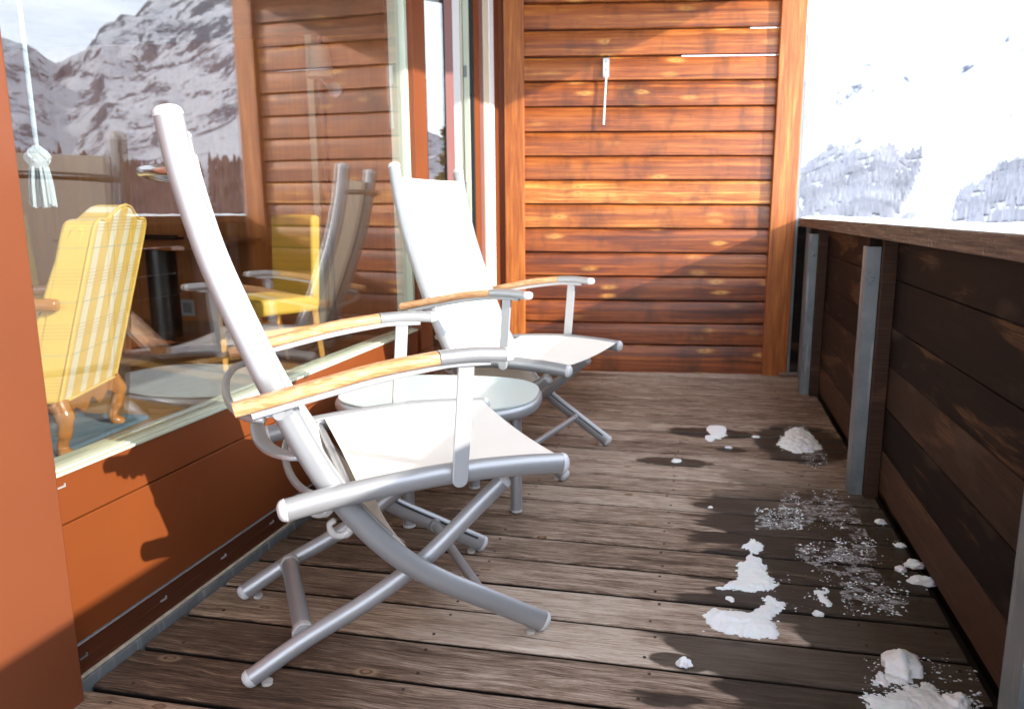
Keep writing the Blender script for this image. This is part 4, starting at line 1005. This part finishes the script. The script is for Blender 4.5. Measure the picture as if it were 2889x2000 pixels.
lump(dk3(1392, 664), (.016, .014), .010, 'snow lump at the far end of the frosty area', 7)
lump(dk3(1488, 780), (.016, .012), .008, 'snow lump at the right rim of the frosty area', 8)
lump(dk3(1078, 1122), (.014, .011), .008, 'small snow lump right of the largest snow patch', 9)
lump(dk3(631, 290), (.014, .010), .007, 'small snow lump below the notched patch, far along the deck', 10)
lump(dk3(540, 588), (.008, .006), .005, 'tiny snow lump in the middle of the deck', 11)
lump(dk3(767, 236), (.018, .010), .006, 'tiny snow lump between the notched patch and the melting mound', 12)
def crumbs():
    m = MB(); rnd = random.Random(9)
    Z = [((900, 500), (1240, 700), 260), ((760, 590), (1000, 700), 260), ((1150, 740), (1370, 860), 260), ((1190, 960), (1530, 1130), 330), ((960, 760), (1200, 860), 120), ((1300, 1340), (1740, 1500), 150), ((1290, 1500), (1900, 1596), 220),
         ((860, 900), (1320, 1120), 90), ((1040, 320), (1140, 395), 40), ((1750, 1400), (1880, 1460), 25), ((500, 1090), (930, 1260), 60), ((1380, 640), (1700, 1000), 60)]
    for (a, b, n) in Z:
        for _ in range(int(n * 1.25)):
            tx, ty = rnd.uniform(a[0], b[0]), rnd.uniform(a[1], b[1])
            if noise.noise(Vector((tx * .012, ty * .016, 4))) < -.02 and rnd.random() < .8: continue
            p = dk3(tx, ty); r = abs(rnd.gauss(.0004, .0013)) + .0006
            if p.x > .617: continue
            a0 = rnd.uniform(0, 6.28); k = [rnd.uniform(.6, 1.3) for _ in range(6)]
            vs = [(p.x, p.y, .001 + r * .9)] + [(p.x + r * k[i] * cos(a0 + i * 1.047) * 1.4, p.y + r * k[i] * sin(a0 + i * 1.047), .0012) for i in range(6)]
            m.add(vs, [(0, 1 + i, 1 + (i + 1) % 6) for i in range(6)])
    return tag(m.build('snow_crumbs', 'snow', None, True), 'scattered crumbs of snow on the damp boards', 'snow', kind='stuff')
crumbs()
def slush(z, seed):
    poly = [tuple(dk3(*p)[:2]) for p in z]; xs = [p[0] for p in poly]; yy = [p[1] for p in poly]; m = MB(); st = .004; x0, y0 = min(xs), min(yy)
    nx, ny = int((max(xs) - x0) / st), int((max(yy) - y0) / st); ok = set(); 
    for i in range(nx):
        for j in range(ny):
            x, y = x0 + i * st, y0 + j * st
            if not inside((x, y), poly): continue
            e = edge_d((x, y), poly)
            if noise.fractal(Vector((x * 26, y * 40, seed)), .65, 2.2, 5) > .08 - min(e, .05) * 2.4: ok.add((i, j))
    for (i, j) in ok:
        x, y = x0 + i * st, y0 + j * st; h = .0022 + .0012 * noise.noise(Vector((x * 400, y * 400, 0)))
        jj = [noise.noise(Vector(((x + a * st) * 500, (y + b * st) * 500, 3))) * st * .35 for a, b in ((0, 0), (1, 0), (1, 1), (0, 1))]
        m.add([(x + jj[0], y + jj[0], h), (x + st + jj[1], y + jj[1], h), (x + st + jj[2], y + st + jj[2], h), (x + jj[3], y + st + jj[3], h)], [(0, 1, 2, 3)])
    return m
mm = MB()
for z, sd_ in (([(900, 505), (960, 500), (1000, 560), (1150, 505), (1230, 560), (1290, 640), (1330, 740), (1260, 770), (1200, 690), (1080, 640), (1000, 700), (760, 700), (770, 640), (880, 590)], 1), ([(1160, 760), (1350, 760), (1380, 860), (1180, 850)], 2),
             ([(1180, 960), (1400, 990), (1540, 1080), (1520, 1130), (1340, 1100), (1190, 1050)], 3), ([(960, 770), (1200, 800), (1350, 880), (1440, 1000), (1250, 960), (960, 860)], 6), ([(900, 200), (1000, 160), (1100, 300), (1130, 390), (1020, 380)], 5)):
    s2 = slush(z, sd_); mm.add(s2.v, s2.f)
tag(mm.build('thin_slush', 'slush', None, False), 'thin frosty slush film on the damp boards by the balustrade', 'slush', kind='stuff')
